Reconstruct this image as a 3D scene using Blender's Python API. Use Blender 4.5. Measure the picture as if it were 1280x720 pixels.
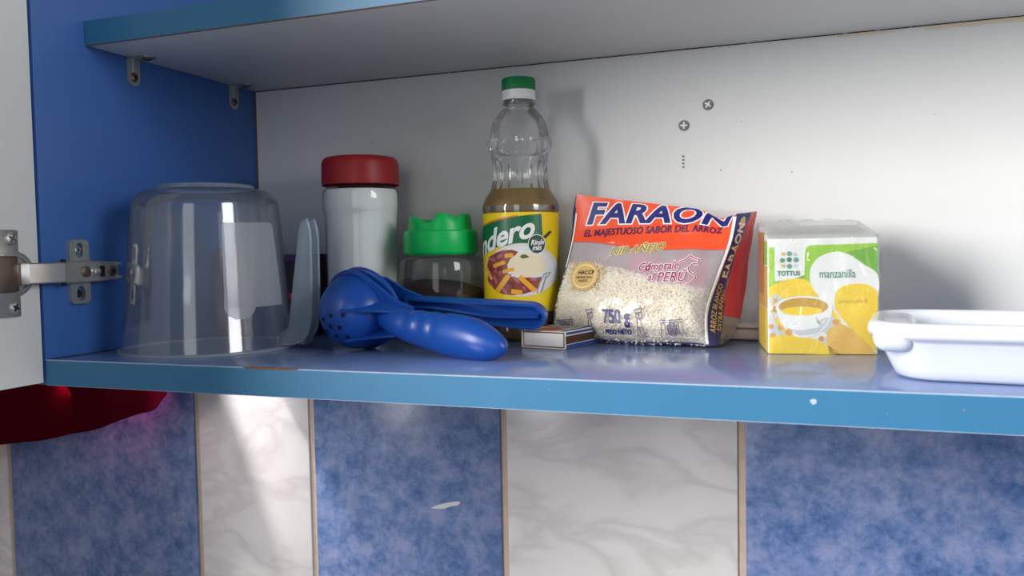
import bpy, bmesh, math, random
from mathutils import Vector, Matrix, noise
random.seed(7)
for o in list(bpy.data.objects): bpy.data.objects.remove(o)
SC = bpy.context.scene
COL = SC.collection
PI = math.pi

# ------------------------------------------------------------------ camera
cam_d = bpy.data.cameras.new('camera'); cam = bpy.data.objects.new('camera', cam_d); COL.objects.link(cam)
CR = Vector((0.939322, 0.34254381, -0.01838249)); CU = Vector((0.0014854, 0.04952548, 0.99877176)); CF = Vector((-0.34303349, 0.93819559, -0.04601156))
CP = Vector((0.6202, -0.5282, 0.0870))
cam.matrix_world = Matrix(((CR.x, CU.x, -CF.x, CP.x), (CR.y, CU.y, -CF.y, CP.y), (CR.z, CU.z, -CF.z, CP.z), (0, 0, 0, 1)))
cam_d.sensor_width = 36.0; cam_d.lens = 36.0 * 1036.8 / 1280.0
cam_d.clip_start = 0.01
cam_d.dof.use_dof = True; cam_d.dof.focus_distance = 0.76; cam_d.dof.aperture_fstop = 11.0
SC.camera = cam

# ------------------------------------------------------------------ light
SC.view_settings.view_transform = 'Standard'; SC.view_settings.look = 'None'
SC.view_settings.gamma = 1.0; SC.view_settings.use_curve_mapping = False
SC.view_settings.exposure = 0.0
world = bpy.data.worlds.new('world'); SC.world = world; world.use_nodes = True
bg = world.node_tree.nodes['Background']; bg.inputs[0].default_value = (0.86, 0.92, 1.0, 1); bg.inputs[1].default_value = 0.20

def area(name, loc, target, sx, sy, energy, col):
    d = bpy.data.lights.new(name, 'AREA'); d.shape = 'RECTANGLE'; d.size = sx; d.size_y = sy; d.energy = energy; d.color = col
    o = bpy.data.objects.new(name, d); COL.objects.link(o); o.location = loc
    o.rotation_euler = (Vector(target) - Vector(loc)).to_track_quat('-Z', 'Y').to_euler()
    return o
# daylight from the kitchen window, in front of the cabinet and to its left (behind the open door)
area('window_daylight', (-1.28, -1.95, 0.74), (0.5, 0.2, 0.1), 1.0, 1.3, 158.0, (1.0, 0.985, 0.96))
# daylight from the glazed kitchen door behind the camera and a smaller window on the right
area('door_daylight', (0.72, -2.5, 0.35), (0.4, 0.2, 0.1), 0.75, 1.5, 6.2, (0.97, 0.985, 1.0))
area('side_daylight', (2.4, -0.62, 0.68), (0.3, 0.0, 0.1), 0.7, 0.8, 20.0, (0.97, 0.985, 1.0))
# narrow light falling along the wall beside the cabinet
sp = bpy.data.lights.new('wall_spot', 'SPOT'); sp.energy = 42.0; sp.spot_size = math.radians(20); sp.spot_blend = 0.9; sp.shadow_soft_size = 0.028; sp.color = (1, 0.97, 0.95)
spo = bpy.data.objects.new('wall_spot', sp); COL.objects.link(spo); spo.location = (-0.33, 0.10, 0.44)
spo.rotation_euler = (Vector((-0.060, 0.3035, -0.105)) - spo.location).to_track_quat('-Z', 'Y').to_euler()

# added pink lamp hidden behind the red cloth, imitating light through it
area('added_cloth_glow', (-0.215, 0.268, -0.072), (-0.232, 0.3035, -0.125), 0.12, 0.03, 0.065, (1.0, 0.12, 0.28))
# ------------------------------------------------------------------ materials
MATS = {}
def srgb(r, g, b):
    f = lambda c: (c / 255 / 12.92) if c / 255 <= 0.04045 else ((c / 255 + 0.055) / 1.055) ** 2.4
    return (f(r), f(g), f(b), 1)
def P(name, col, rough=0.5, metal=0.0, spec=0.5, noise_amt=0.0, noise_scale=60.0, bump=0.0, bump_scale=200.0, coat=0.0, sss=0.0, trans=0.0, ior=1.45):
    m = bpy.data.materials.new(name); m.use_nodes = True; nt = m.node_tree; b = nt.nodes['Principled BSDF']
    b.inputs['Base Color'].default_value = col; b.inputs['Roughness'].default_value = rough; b.inputs['Metallic'].default_value = metal
    b.inputs['Specular IOR Level'].default_value = spec; b.inputs['Coat Weight'].default_value = coat; b.inputs['IOR'].default_value = ior
    b.inputs['Transmission Weight'].default_value = trans
    if sss:
        b.inputs['Subsurface Weight'].default_value = sss; b.inputs['Subsurface Radius'].default_value = (0.01, 0.01, 0.01); b.inputs['Subsurface Scale'].default_value = 0.3
    tc = nt.nodes.new('ShaderNodeTexCoord')
    if noise_amt:
        n = nt.nodes.new('ShaderNodeTexNoise'); n.inputs['Scale'].default_value = noise_scale; n.inputs['Detail'].default_value = 5
        nt.links.new(tc.outputs['Object'], n.inputs['Vector'])
        mx = nt.nodes.new('ShaderNodeMix'); mx.data_type = 'RGBA'
        mx.inputs['A'].default_value = tuple(c * (1 - noise_amt) for c in col[:3]) + (1,)
        mx.inputs['B'].default_value = tuple(min(1, c * (1 + noise_amt)) for c in col[:3]) + (1,)
        nt.links.new(n.outputs['Fac'], mx.inputs['Factor']); nt.links.new(mx.outputs['Result'], b.inputs['Base Color'])
    if bump:
        n2 = nt.nodes.new('ShaderNodeTexNoise'); n2.inputs['Scale'].default_value = bump_scale; n2.inputs['Detail'].default_value = 4
        nt.links.new(tc.outputs['Object'], n2.inputs['Vector'])
        bp = nt.nodes.new('ShaderNodeBump'); bp.inputs['Strength'].default_value = bump; bp.inputs['Distance'].default_value = 0.002
        nt.links.new(n2.outputs['Fac'], bp.inputs['Height']); nt.links.new(bp.outputs['Normal'], b.inputs['Normal'])
    MATS[name] = m
    return m
def thin(name, tint=(1, 1, 1, 1), body=(0.9, 0.9, 0.9, 1), body_amt=0.0, gloss_rough=0.05, gloss_max=0.6, bump=0.0, bump_scale=40.0, stretch=None, ior=1.45, gmin=0.0, tl_frac=0.5):
    """thin clear or milky plastic / glass wall: transparent + a little body + fresnel gloss"""
    m = bpy.data.materials.new(name); m.use_nodes = True; nt = m.node_tree; nt.nodes.clear()
    out = nt.nodes.new('ShaderNodeOutputMaterial'); tr = nt.nodes.new('ShaderNodeBsdfTransparent'); tr.inputs[0].default_value = tint
    di = nt.nodes.new('ShaderNodeBsdfDiffuse'); di.inputs[0].default_value = body
    tl = nt.nodes.new('ShaderNodeBsdfTranslucent'); tl.inputs[0].default_value = body
    mb = nt.nodes.new('ShaderNodeMixShader'); mb.inputs[0].default_value = tl_frac
    nt.links.new(di.outputs[0], mb.inputs[1]); nt.links.new(tl.outputs[0], mb.inputs[2])
    m1 = nt.nodes.new('ShaderNodeMixShader'); m1.inputs[0].default_value = body_amt
    nt.links.new(tr.outputs[0], m1.inputs[1]); nt.links.new(mb.outputs[0], m1.inputs[2])
    gl = nt.nodes.new('ShaderNodeBsdfGlossy'); gl.inputs['Roughness'].default_value = gloss_rough
    lw = nt.nodes.new('ShaderNodeFresnel'); lw.inputs['IOR'].default_value = ior
    mm = nt.nodes.new('ShaderNodeMapRange'); mm.inputs['From Min'].default_value = 0; mm.inputs['From Max'].default_value = 1
    mm.inputs['To Min'].default_value = gmin; mm.inputs['To Max'].default_value = gloss_max
    nt.links.new(lw.outputs[0], mm.inputs['Value'])
    m2 = nt.nodes.new('ShaderNodeMixShader'); nt.links.new(mm.outputs['Result'], m2.inputs[0])
    nt.links.new(m1.outputs[0], m2.inputs[1]); nt.links.new(gl.outputs[0], m2.inputs[2]); nt.links.new(m2.outputs[0], out.inputs[0])
    if bump:
        tc = nt.nodes.new('ShaderNodeTexCoord'); mp = nt.nodes.new('ShaderNodeMapping')
        if stretch: mp.inputs['Scale'].default_value = stretch
        n = nt.nodes.new('ShaderNodeTexNoise'); n.inputs['Scale'].default_value = bump_scale; n.inputs['Detail'].default_value = 3; n.inputs['Distortion'].default_value = 1.0
        nt.links.new(tc.outputs['Object'], mp.inputs[0]); nt.links.new(mp.outputs[0], n.inputs['Vector'])
        bp = nt.nodes.new('ShaderNodeBump'); bp.inputs['Strength'].default_value = bump; bp.inputs['Distance'].default_value = 0.004
        nt.links.new(n.outputs['Fac'], bp.inputs['Height']); nt.links.new(bp.outputs['Normal'], gl.inputs['Normal'])
    MATS[name] = m
    return m

P('white_board', srgb(222, 222, 220), 0.45, noise_amt=0.03, noise_scale=9, bump=0.03, bump_scale=500)
P('blue_board', srgb(56, 98, 166), 0.38, noise_amt=0.04, noise_scale=30)
P('blue_shelf', srgb(112, 134, 182), 0.17, spec=0.9, noise_amt=0.07, noise_scale=25)
P('blue_edge', srgb(52, 114, 154), 0.42, noise_amt=0.06, noise_scale=45)
P('worn_edge', srgb(165, 182, 205), 0.6, noise_amt=0.25, noise_scale=130)
P('brown_edge', srgb(120, 95, 80), 0.7)
P('chipboard', srgb(128, 88, 56), 0.9, noise_amt=1.0, noise_scale=700, bump=0.8, bump_scale=500)
P('black_gap', srgb(18, 20, 26), 0.9)
P('steel', srgb(196, 194, 188), 0.26, metal=0.8, noise_amt=0.12, noise_scale=90)
P('bright_steel', srgb(215, 213, 210), 0.3, metal=0.9)
P('rusty_steel', srgb(130, 112, 100), 0.42, metal=0.9, noise_amt=0.35, noise_scale=150)
P('dark_metal', srgb(40, 34, 32), 0.6, metal=0.5)
P('galvanised', srgb(176, 182, 186), 0.35, metal=0.75, noise_amt=0.15, noise_scale=120)
P('grey_mark', srgb(128, 128, 130), 0.7)
P('pale_plastic', srgb(212, 212, 212), 0.5)
P('grout', srgb(206, 184, 166), 0.9, noise_amt=0.15, noise_scale=120)
P('red_lid', srgb(165, 30, 34), 0.42)
P('green_lid', srgb(0, 206, 98), 0.35)
P('cap_green', srgb(0, 120, 62), 0.4)
P('cap_white', srgb(228, 230, 228), 0.4)
P('powder', srgb(246, 247, 247), 0.95, noise_amt=0.04, noise_scale=60)
P('blue_plastic', srgb(22, 74, 160), 0.32, noise_amt=0.03, noise_scale=40)
P('hole_dark', srgb(6, 14, 50), 0.7)
P('coffee', srgb(62, 36, 32), 0.95, noise_amt=0.3, noise_scale=400)
P('cardboard_white', srgb(226, 220, 216), 0.6, noise_amt=0.03, noise_scale=80)
P('cardboard_cream', srgb(222, 206, 186), 0.7)
P('striker', srgb(70, 44, 40), 0.9, noise_amt=0.25, noise_scale=500)
P('print_blue', srgb(28, 68, 140), 0.45)
P('print_grey', srgb(178, 172, 160), 0.5)
P('print_red', srgb(196, 66, 56), 0.5)
P('dish_white', srgb(212, 215, 224), 0.25, coat=0.2)
P('lid_white', srgb(226, 212, 206), 0.4)
P('dark_card', srgb(40, 36, 48), 0.5)
P('purple_card', srgb(78, 40, 96), 0.5)
P('pink_print', srgb(205, 40, 92), 0.5)
# rice bag inks
P('ink_orange', srgb(238, 84, 46), 0.3, noise_amt=0.04, noise_scale=30)
P('ink_navy', srgb(38, 38, 112), 0.4)
P('ink_navy_gusset', srgb(40, 48, 122), 0.3)
P('ink_plum', srgb(88, 28, 78), 0.4)
P('ink_white', srgb(240, 238, 236), 0.4)
P('ink_olive', srgb(150, 142, 84), 0.4)
P('ink_gold', srgb(214, 180, 112), 0.35, noise_amt=0.15, noise_scale=250)
P('ink_pale_gold', srgb(236, 214, 160), 0.4)
P('ink_brown', srgb(84, 58, 36), 0.5)
P('ink_magenta', srgb(168, 40, 98), 0.4)
P('ink_line', srgb(96, 90, 122), 0.5)
P('bag_red', srgb(212, 28, 30), 0.28)
P('bag_pink', srgb(232, 120, 150), 0.4)
P('bag_faint', srgb(170, 150, 170), 0.5)
P('rice', srgb(248, 236, 208), 0.5, noise_amt=0.06, noise_scale=80)
P('rice_grain', srgb(252, 242, 218), 0.4, noise_amt=0.10, noise_scale=160)
# bottle label inks
P('lab_yellow', srgb(245, 212, 22), 0.32)
P('lab_green', srgb(14, 104, 62), 0.35)
P('lab_dark', srgb(28, 66, 50), 0.4)
P('lab_orange', srgb(226, 122, 44), 0.4)
P('lab_plate', srgb(222, 220, 214), 0.4)
P('lab_rice', srgb(236, 222, 190), 0.4)
P('lab_meat', srgb(146, 62, 48), 0.4)
P('lab_meat_dark', srgb(112, 44, 34), 0.4)
P('lab_onion', srgb(172, 108, 128), 0.4)
P('lab_fry', srgb(238, 170, 50), 0.4)
P('lab_leaf', srgb(92, 110, 50), 0.4)
P('lab_grey', srgb(150, 150, 150), 0.4)
# tea box inks
P('tea_white', srgb(240, 242, 238), 0.4)
P('tea_green', srgb(156, 206, 60), 0.4)
P('tea_green_mid', srgb(120, 182, 62), 0.4)
P('tea_yellow', srgb(246, 214, 58), 0.4)
P('tea_amber', srgb(232, 190, 88), 0.4)
P('tea_liquid', srgb(206, 164, 60), 0.4)
P('tea_dark', srgb(48, 118, 96), 0.4)
P('tea_teal', srgb(98, 160, 140), 0.4)
P('tea_orange', srgb(222, 160, 92), 0.4)
P('tea_shade', srgb(205, 212, 214), 0.4)
P('tea_side_orange', srgb(214, 140, 88), 0.4)
P('tea_text', srgb(70, 140, 110), 0.4)
P('tea_faint', srgb(206, 178, 40), 0.4)

thin('jug_plastic', tint=(0.90, 0.93, 0.97, 1), body=(0.70, 0.80, 0.92, 1), body_amt=0.15, gloss_rough=0.09, gloss_max=0.85, gmin=0.08)
thin('jug_rim_plastic', tint=(0.85, 0.9, 0.95, 1), body=(0.80, 0.88, 0.96, 1), body_amt=0.38, gloss_rough=0.12, gloss_max=0.6)
thin('jug_handle_plastic', tint=(0.85, 0.9, 0.95, 1), body=(0.78, 0.86, 0.94, 1), body_amt=0.26, gloss_rough=0.12, gloss_max=0.6)
thin('frosted_patch', tint=(1, 1, 1, 1), body=(0.86, 0.88, 0.92, 1), body_amt=0.48, gloss_rough=0.25, gloss_max=0.4)
thin('clear_glass', tint=(0.98, 0.99, 0.985, 1), body=(0.8, 0.85, 0.85, 1), body_amt=0.03, gloss_rough=0.02, gloss_max=0.6, gmin=0.03)
thin('clear_pet', tint=(0.98, 0.985, 0.985, 1), body=(0.95, 0.95, 0.95, 1), body_amt=0.07, gloss_rough=0.03, gloss_max=0.85, gmin=0.035)
thin('oil', tint=(0.88, 0.66, 0.14, 1), body=(0.66, 0.45, 0.06, 1), body_amt=0.42, gloss_rough=0.05, gloss_max=0.5)
thin('bag_film', tint=(0.99, 0.97, 0.98, 1), body=(0.96, 0.92, 0.94, 1), body_amt=0.22, gloss_rough=0.16, gloss_max=0.9, bump=0.5, bump_scale=45, gmin=0.02, tl_frac=0.15)
thin('cellophane', tint=(1, 1, 1, 1), body=(1, 1, 1, 1), body_amt=0.05, gloss_rough=0.07, gloss_max=0.45, bump=1.0, bump_scale=60, stretch=(1.0, 1.0, 0.6), gmin=0.04)
thin('bag_lining', tint=(0.98, 0.93, 0.95, 1), body=(0.95, 0.88, 0.91, 1), body_amt=0.55, gloss_rough=0.3, gloss_max=0.3)
thin('milky_film', tint=(0.99, 0.95, 0.97, 1), body=(1.0, 0.92, 0.95, 1), body_amt=0.27, gloss_rough=0.2, gloss_max=0.3, tl_frac=0.05)
thin('packet_film', tint=(0.95, 0.8, 0.8, 1), body=(0.75, 0.25, 0.25, 1), body_amt=0.5, gloss_rough=0.2, gloss_max=0.6, bump=0.5)

def cloth_mat():
    m = bpy.data.materials.new('red_cloth'); m.use_nodes = True; nt = m.node_tree; nt.nodes.clear()
    out = nt.nodes.new('ShaderNodeOutputMaterial'); d = nt.nodes.new('ShaderNodeBsdfDiffuse'); t = nt.nodes.new('ShaderNodeBsdfTranslucent'); mx = nt.nodes.new('ShaderNodeMixShader')
    tc = nt.nodes.new('ShaderNodeTexCoord'); w = nt.nodes.new('ShaderNodeTexNoise'); w.inputs['Scale'].default_value = 900
    bp = nt.nodes.new('ShaderNodeBump'); bp.inputs['Strength'].default_value = 0.4; bp.inputs['Distance'].default_value = 0.001
    nt.links.new(tc.outputs['Object'], w.inputs['Vector']); nt.links.new(w.outputs['Fac'], bp.inputs['Height']); nt.links.new(bp.outputs['Normal'], d.inputs['Normal'])
    d.inputs[0].default_value = srgb(72, 6, 20); t.inputs[0].default_value = srgb(235, 30, 84); mx.inputs[0].default_value = 0.01
    nt.links.new(d.outputs[0], mx.inputs[1]); nt.links.new(t.outputs[0], mx.inputs[2]); nt.links.new(mx.outputs[0], out.inputs[0])
    MATS['red_cloth'] = m
cloth_mat()
def tile_mats():
    def ramp(nt, stops):
        r = nt.nodes.new('ShaderNodeValToRGB'); e = r.color_ramp.elements
        while len(e) < len(stops): e.new(0.5)
        for k, (p, c) in enumerate(stops): e[k].position = p; e[k].color = c
        return r
    m = bpy.data.materials.new('blue_tile'); m.use_nodes = True; nt = m.node_tree; b = nt.nodes['Principled BSDF']; b.inputs['Roughness'].default_value = 0.28
    tc = nt.nodes.new('ShaderNodeTexCoord')
    n1 = nt.nodes.new('ShaderNodeTexNoise'); n1.inputs['Scale'].default_value = 34; n1.inputs['Detail'].default_value = 9; n1.inputs['Roughness'].default_value = 0.72
    n2 = nt.nodes.new('ShaderNodeTexNoise'); n2.inputs['Scale'].default_value = 120; n2.inputs['Detail'].default_value = 5; n2.inputs['Roughness'].default_value = 0.6
    ma = nt.nodes.new('ShaderNodeMath'); ma.operation = 'MULTIPLY_ADD'; ma.inputs[1].default_value = 0.35
    nt.links.new(tc.outputs['Object'], n1.inputs['Vector']); nt.links.new(tc.outputs['Object'], n2.inputs['Vector'])
    nt.links.new(n2.outputs['Fac'], ma.inputs[0]); nt.links.new(n1.outputs['Fac'], ma.inputs[2])
    r = ramp(nt, [(0.50, srgb(66, 96, 148)), (0.62, srgb(94, 120, 170)), (0.70, srgb(116, 134, 180)), (0.82, srgb(140, 150, 190))])
    nt.links.new(ma.outputs[0], r.inputs[0]); nt.links.new(r.outputs[0], b.inputs['Base Color']); MATS['blue_tile'] = m
    m = bpy.data.materials.new('marble_tile'); m.use_nodes = True; nt = m.node_tree; b = nt.nodes['Principled BSDF']; b.inputs['Roughness'].default_value = 0.22
    tc = nt.nodes.new('ShaderNodeTexCoord'); mp = nt.nodes.new('ShaderNodeMapping'); mp.inputs['Rotation'].default_value = (0, 0.7, 0); mp.inputs['Scale'].default_value = (1, 1, 2.2)
    n1 = nt.nodes.new('ShaderNodeTexNoise'); n1.inputs['Scale'].default_value = 8; n1.inputs['Detail'].default_value = 5; n1.inputs['Distortion'].default_value = 0.5
    nt.links.new(tc.outputs['Object'], mp.inputs[0]); nt.links.new(mp.outputs[0], n1.inputs['Vector'])
    r = ramp(nt, [(0.30, srgb(236, 230, 229)), (0.42, srgb(232, 226, 225)), (0.50, srgb(216, 209, 208)), (0.58, srgb(231, 225, 224)), (0.8, srgb(238, 232, 231))])
    nt.links.new(n1.outputs['Fac'], r.inputs[0]); nt.links.new(r.outputs[0], b.inputs['Base Color']); MATS['marble_tile'] = m
tile_mats()

# ------------------------------------------------------------------ helpers
WM = {}
def root(name, label, cat, loc, rz=0.0, group=None):
    o = bpy.data.objects.new(name, None); COL.objects.link(o); o.empty_display_size = 0.02
    o.location = loc; o.rotation_euler = (0, 0, rz)
    o['label'] = label; o['category'] = cat
    if group: o['group'] = group
    WM[o.name] = Matrix.Translation(Vector(loc)) @ Matrix.Rotation(rz, 4, 'Z')
    return o
def link(name, me, mat, parent=None, smooth=False, label=None, local=False, sharp=40):
    o = bpy.data.objects.new(name, me); COL.objects.link(o)
    if mat is not None:
        for mm in (mat if isinstance(mat, (list, tuple)) else [mat]): me.materials.append(MATS[mm])
    if smooth:
        me.polygons.foreach_set('use_smooth', [True] * len(me.polygons))
        if sharp: me.set_sharp_from_angle(angle=math.radians(sharp))
    M = Matrix.Identity(4)
    if parent is not None:
        o.parent = parent; M = WM[parent.name]
        if not local: me.transform(M.inverted())
    WM[o.name] = M
    if label: o['label'] = label
    return o
def from_bm(name, bm, mat, parent=None, smooth=False, label=None, local=False, sharp=40, recalc=True):
    if recalc: bmesh.ops.recalc_face_normals(bm, faces=bm.faces)
    me = bpy.data.meshes.new(name); bm.to_mesh(me); bm.free()
    return link(name, me, mat, parent, smooth, label, local, sharp)
def bm_box(bm, lo, hi, bevel=0.0, seg=2, M=None, mi=0):
    lo, hi = Vector(lo), Vector(hi); c = (lo + hi) / 2; s = hi - lo
    r = bmesh.ops.create_cube(bm, size=1.0, matrix=Matrix.Translation(c) @ Matrix.Diagonal((s.x, s.y, s.z, 1)))
    vs = r['verts']
    if bevel:
        es = list({e for v in vs for e in v.link_edges})
        rr = bmesh.ops.bevel(bm, geom=es, offset=bevel, segments=seg, affect='EDGES', profile=0.5)
        vs = list({v for f in rr['faces'] for v in f.verts} | {v for v in vs if v.is_valid})
    if M is not None: bmesh.ops.transform(bm, matrix=M, verts=[v for v in vs if v.is_valid])
    return vs
def box(name, lo, hi, mat, parent=None, bevel=0.0, seg=2, M=None, label=None, local=False):
    bm = bmesh.new(); bm_box(bm, lo, hi, bevel, seg, M)
    return from_bm(name, bm, mat, parent, bevel > 0, label, local)
def bm_lathe(bm, prof, n=64, c=(0, 0, 0), rfun=None, M=None, cap0=False, cap1=False):
    rows = []
    for r, z in prof:
        row = []
        for k in range(n):
            a = 2 * PI * k / n
            rr, zz = (r, z) if rfun is None else rfun(r, z, a)
            p = Vector((c[0] + rr * math.cos(a), c[1] + rr * math.sin(a), c[2] + zz))
            row.append(bm.verts.new(M @ p if M is not None else p))
        rows.append(row)
    for i in range(len(rows) - 1):
        for k in range(n):
            bm.faces.new((rows[i][k], rows[i][(k + 1) % n], rows[i + 1][(k + 1) % n], rows[i + 1][k]))
    if cap0: bm.faces.new(list(reversed(rows[0])))
    if cap1: bm.faces.new(rows[-1])
    return rows
def lathe(name, prof, mat, parent=None, n=64, c=(0, 0, 0), rfun=None, M=None, cap0=False, cap1=False, label=None, sharp=40):
    bm = bmesh.new(); bm_lathe(bm, prof, n, c, rfun, M, cap0, cap1)
    return from_bm(name, bm, mat, parent, True, label, sharp=sharp)
def smooth_prof(pts, m=5):
    """Catmull-Rom through (r, z) points"""
    out = []
    for i in range(len(pts) - 1):
        p0 = pts[max(0, i - 1)]; p1 = pts[i]; p2 = pts[i + 1]; p3 = pts[min(len(pts) - 1, i + 2)]
        for k in range(m):
            t = k / m
            out.append(tuple(0.5 * (2 * b + (c_ - a) * t + (2 * a - 5 * b + 4 * c_ - d) * t * t + (-a + 3 * b - 3 * c_ + d) * t ** 3) for a, b, c_, d in zip(p0, p1, p2, p3)))
    out.append(tuple(pts[-1]))
    return out
def frame_M(o, x, y, z):
    return Matrix(((x.x, y.x, z.x, o.x), (x.y, y.y, z.y, o.y), (x.z, y.z, z.z, o.z), (0, 0, 0, 1)))
def bm_loft(bm, rings, closed=True, cap0=True, cap1=True):
    rr = [[bm.verts.new(p) for p in ring] for ring in rings]; n = len(rr[0])
    for i in range(len(rr) - 1):
        for k in range(n if closed else n - 1):
            bm.faces.new((rr[i][k], rr[i][(k + 1) % n], rr[i + 1][(k + 1) % n], rr[i + 1][k]))
    if cap0: bm.faces.new(list(reversed(rr[0])))
    if cap1: bm.faces.new(rr[-1])
    return rr
# flat art -> surface
def curve_mesh(cu):
    o = bpy.data.objects.new('tmp', cu); COL.objects.link(o)
    dg = bpy.context.evaluated_depsgraph_get(); dg.update()
    me = bpy.data.meshes.new_from_object(o.evaluated_get(dg)); bpy.data.objects.remove(o); bpy.data.curves.remove(cu)
    return me
def art_text(body, size, x=0, y=0, rot=0, shear=0, bold=0, spacing=1.0, align='LEFT', xs=1.0, mirror=False):
    cu = bpy.data.curves.new('t', 'FONT'); cu.body = body; cu.size = size * 10; cu.shear = shear; cu.offset = bold * 10; cu.space_character = spacing; cu.align_x = align; cu.resolution_u = 3; cu.fill_mode = 'FRONT'
    me = curve_mesh(cu); c, s = math.cos(rot), math.sin(rot)
    for v in me.vertices:
        a, b = v.co.x * xs / 10, v.co.y / 10
        if mirror: a = -a
        v.co = (x + a * c - b * s, y + a * s + b * c, 0)
    return me
def art_poly(*contours):
    cu = bpy.data.curves.new('p', 'CURVE'); cu.dimensions = '2D'; cu.fill_mode = 'BOTH'
    for pts in contours:
        s = cu.splines.new('POLY'); s.points.add(len(pts) - 1); s.use_cyclic_u = True
        for k, p in enumerate(pts): s.points[k].co = (p[0], p[1], 0, 1)
    return curve_mesh(cu)
def ell(cx, cy, rx, ry=None, n=36, a0=0, a1=2 * PI, rot=0):
    ry = rx if ry is None else ry; c, s = math.cos(rot), math.sin(rot); out = []
    for k in range(n):
        a = a0 + (a1 - a0) * k / (n if abs(a1 - a0 - 2 * PI) < 1e-6 else n - 1)
        u, v = rx * math.cos(a), ry * math.sin(a); out.append((cx + u * c - v * s, cy + u * s + v * c))
    return out
def rrect(x0, y0, x1, y1, r, n=6):
    out = []
    for cx, cy, a in ((x1 - r, y1 - r, 0), (x0 + r, y1 - r, PI / 2), (x0 + r, y0 + r, PI), (x1 - r, y0 + r, 1.5 * PI)):
        for k in range(n + 1): b = a + PI / 2 * k / n; out.append((cx + r * math.cos(b), cy + r * math.sin(b)))
    return out
def art_strokes(lines, w):
    vs, fs = [], []
    for ln in lines:
        for (x0, y0), (x1, y1) in zip(ln[:-1], ln[1:]):
            d = math.hypot(x1 - x0, y1 - y0)
            if d < 1e-9: continue
            nx, ny = -(y1 - y0) / d * w / 2, (x1 - x0) / d * w / 2; ex, ey = (x1 - x0) / d * w * 0.3, (y1 - y0) / d * w * 0.3
            b = len(vs)
            vs += [(x0 - ex + nx, y0 - ey + ny, 0), (x0 - ex - nx, y0 - ey - ny, 0), (x1 + ex - nx, y1 + ey - ny, 0), (x1 + ex + nx, y1 + ey + ny, 0)]
            fs.append((b, b + 1, b + 2, b + 3))
    me = bpy.data.meshes.new('s'); me.from_pydata(vs, [], fs); return me
def decal(name, art, mapf, mat, parent, off=0.0003, maxlen=None, label=None):
    """wrap flat art (mesh in art coordinates) on a surface given by mapf(x, y, offset)"""
    bm = bmesh.new()
    for me in (art if isinstance(art, (list, tuple)) else [art]):
        bm.from_mesh(me); bpy.data.meshes.remove(me)
    if maxlen:
        for _ in range(7):
            bmesh.ops.triangulate(bm, faces=bm.faces)
            es = [e for e in bm.edges if e.calc_length() > maxlen]
            if not es: break
            bmesh.ops.subdivide_edges(bm, edges=es, cuts=1)
        bmesh.ops.triangulate(bm, faces=bm.faces)
    for v in bm.verts: v.co = mapf(v.co.x, v.co.y, off)
    me = bpy.data.meshes.new(name); bm.to_mesh(me); bm.free()
    return link(name, me, mat, parent, True, label, sharp=None)

# ------------------------------------------------------------------ wall and tiles
D = 0.2975; H = 0.2787; T = 0.0216; REC = 0.0545; CW = 1.10; TOP = 0.60
wall = box('wall_back', (-0.60, 0.3062, -1.0), (1.9, 0.40, 1.1), 'grout'); wall['kind'] = 'structure'
wl_ = box('shade_wall_left', (-0.60, -0.80, -1.0), (-0.48, 0.40, 1.1), 'white_board'); wl_['kind'] = 'structure'  # unseen wall, added to keep window light off the left tiles
joints = [-0.4835, -0.4348, -0.1085, 0.0598, 0.3028, 0.5523, 0.802, 1.052]
colours = ['marble_tile', 'blue_tile', 'marble_tile', 'blue_tile', 'marble_tile', 'blue_tile', 'marble_tile']
for row, (z0, z1) in enumerate(((-0.47, -0.024), (-0.018, 0.43))):
    for k in range(7):
        if row == 1 and joints[k] > -0.05: continue
        if row == 1 and k == 2: x1 = joints[k + 1]
        m = colours[k] if row == 0 else colours[(k + 1) % 2]
        box('tile', (joints[k] + 0.0038, 0.3035 - 0.0004 * (k % 2), z0), (joints[k + 1] - 0.0038, 0.312, z1), m, wall, bevel=0.0012)
# a smear of white filler on the blue tile
decal('filler_smear', art_poly([(0.196, -0.203), (0.205, -0.199), (0.216, -0.1955), (0.229, -0.1925), (0.233, -0.1935), (0.230, -0.197), (0.221, -0.199), (0.214, -0.202), (0.204, -0.2035)]),
      lambda x, y, o: Vector((x + 0.018, 0.3035 - 0.0004 - o, y + 0.002)), 'pale_plastic', wall, 0.0004)

# ------------------------------------------------------------------ cabinet
cab = root('wall_cabinet', 'wall cabinet with blue sides, white back panel and blue-edged shelves', 'cabinet', (0, 0, -T))
box('side_panel', (-T, 0.0, -T), (0, 0.3005, TOP), 'blue_board', cab, 0.0006)
box('side_panel', (CW, 0.0, -T), (CW + T, 0.3005, TOP), 'white_board', cab, 0.0006)
box('top_panel', (0, 0.0, TOP - T), (CW, 0.3005, TOP), 'white_board', cab, 0.0006)
back = box('back_panel', (0, D, 0), (CW, D + 0.003, TOP - T), 'white_board', cab, label='white back board with screws and chipped edge')
base = box('bottom_panel', (0, 0.0012, -T), (CW, D + 0.003, 0), 'blue_shelf', cab, 0.0005, label='blue bottom board')
box('edge_band', (0.0, -0.0005, -T), (CW, 0.0012, -0.0006), 'blue_edge', base, label='bright blue front edge')
box('edge_wear', (0.0, -0.0004, -0.0006), (CW, 0.0016, 0.00012), 'worn_edge', base)
box('edge_wear', (0.0, -0.0003, -T - 0.0004), (CW, 0.0016, -T), 'worn_edge', base)
shelf = box('shelf', (0.0006, REC + 0.0012, H), (CW, D, H + T), 'white_board', cab, 0.0004, label='upper shelf with white underside')
box('edge_band', (0.0006, REC - 0.0005, H), (CW, REC + 0.0012, H + T), 'blue_edge', shelf, label='bright blue front edge')
box('edge_trim', (0.0006, REC - 0.0002, H - 0.0005), (CW, REC + 0.002, H + 0.0001), 'brown_edge', shelf)
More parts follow.
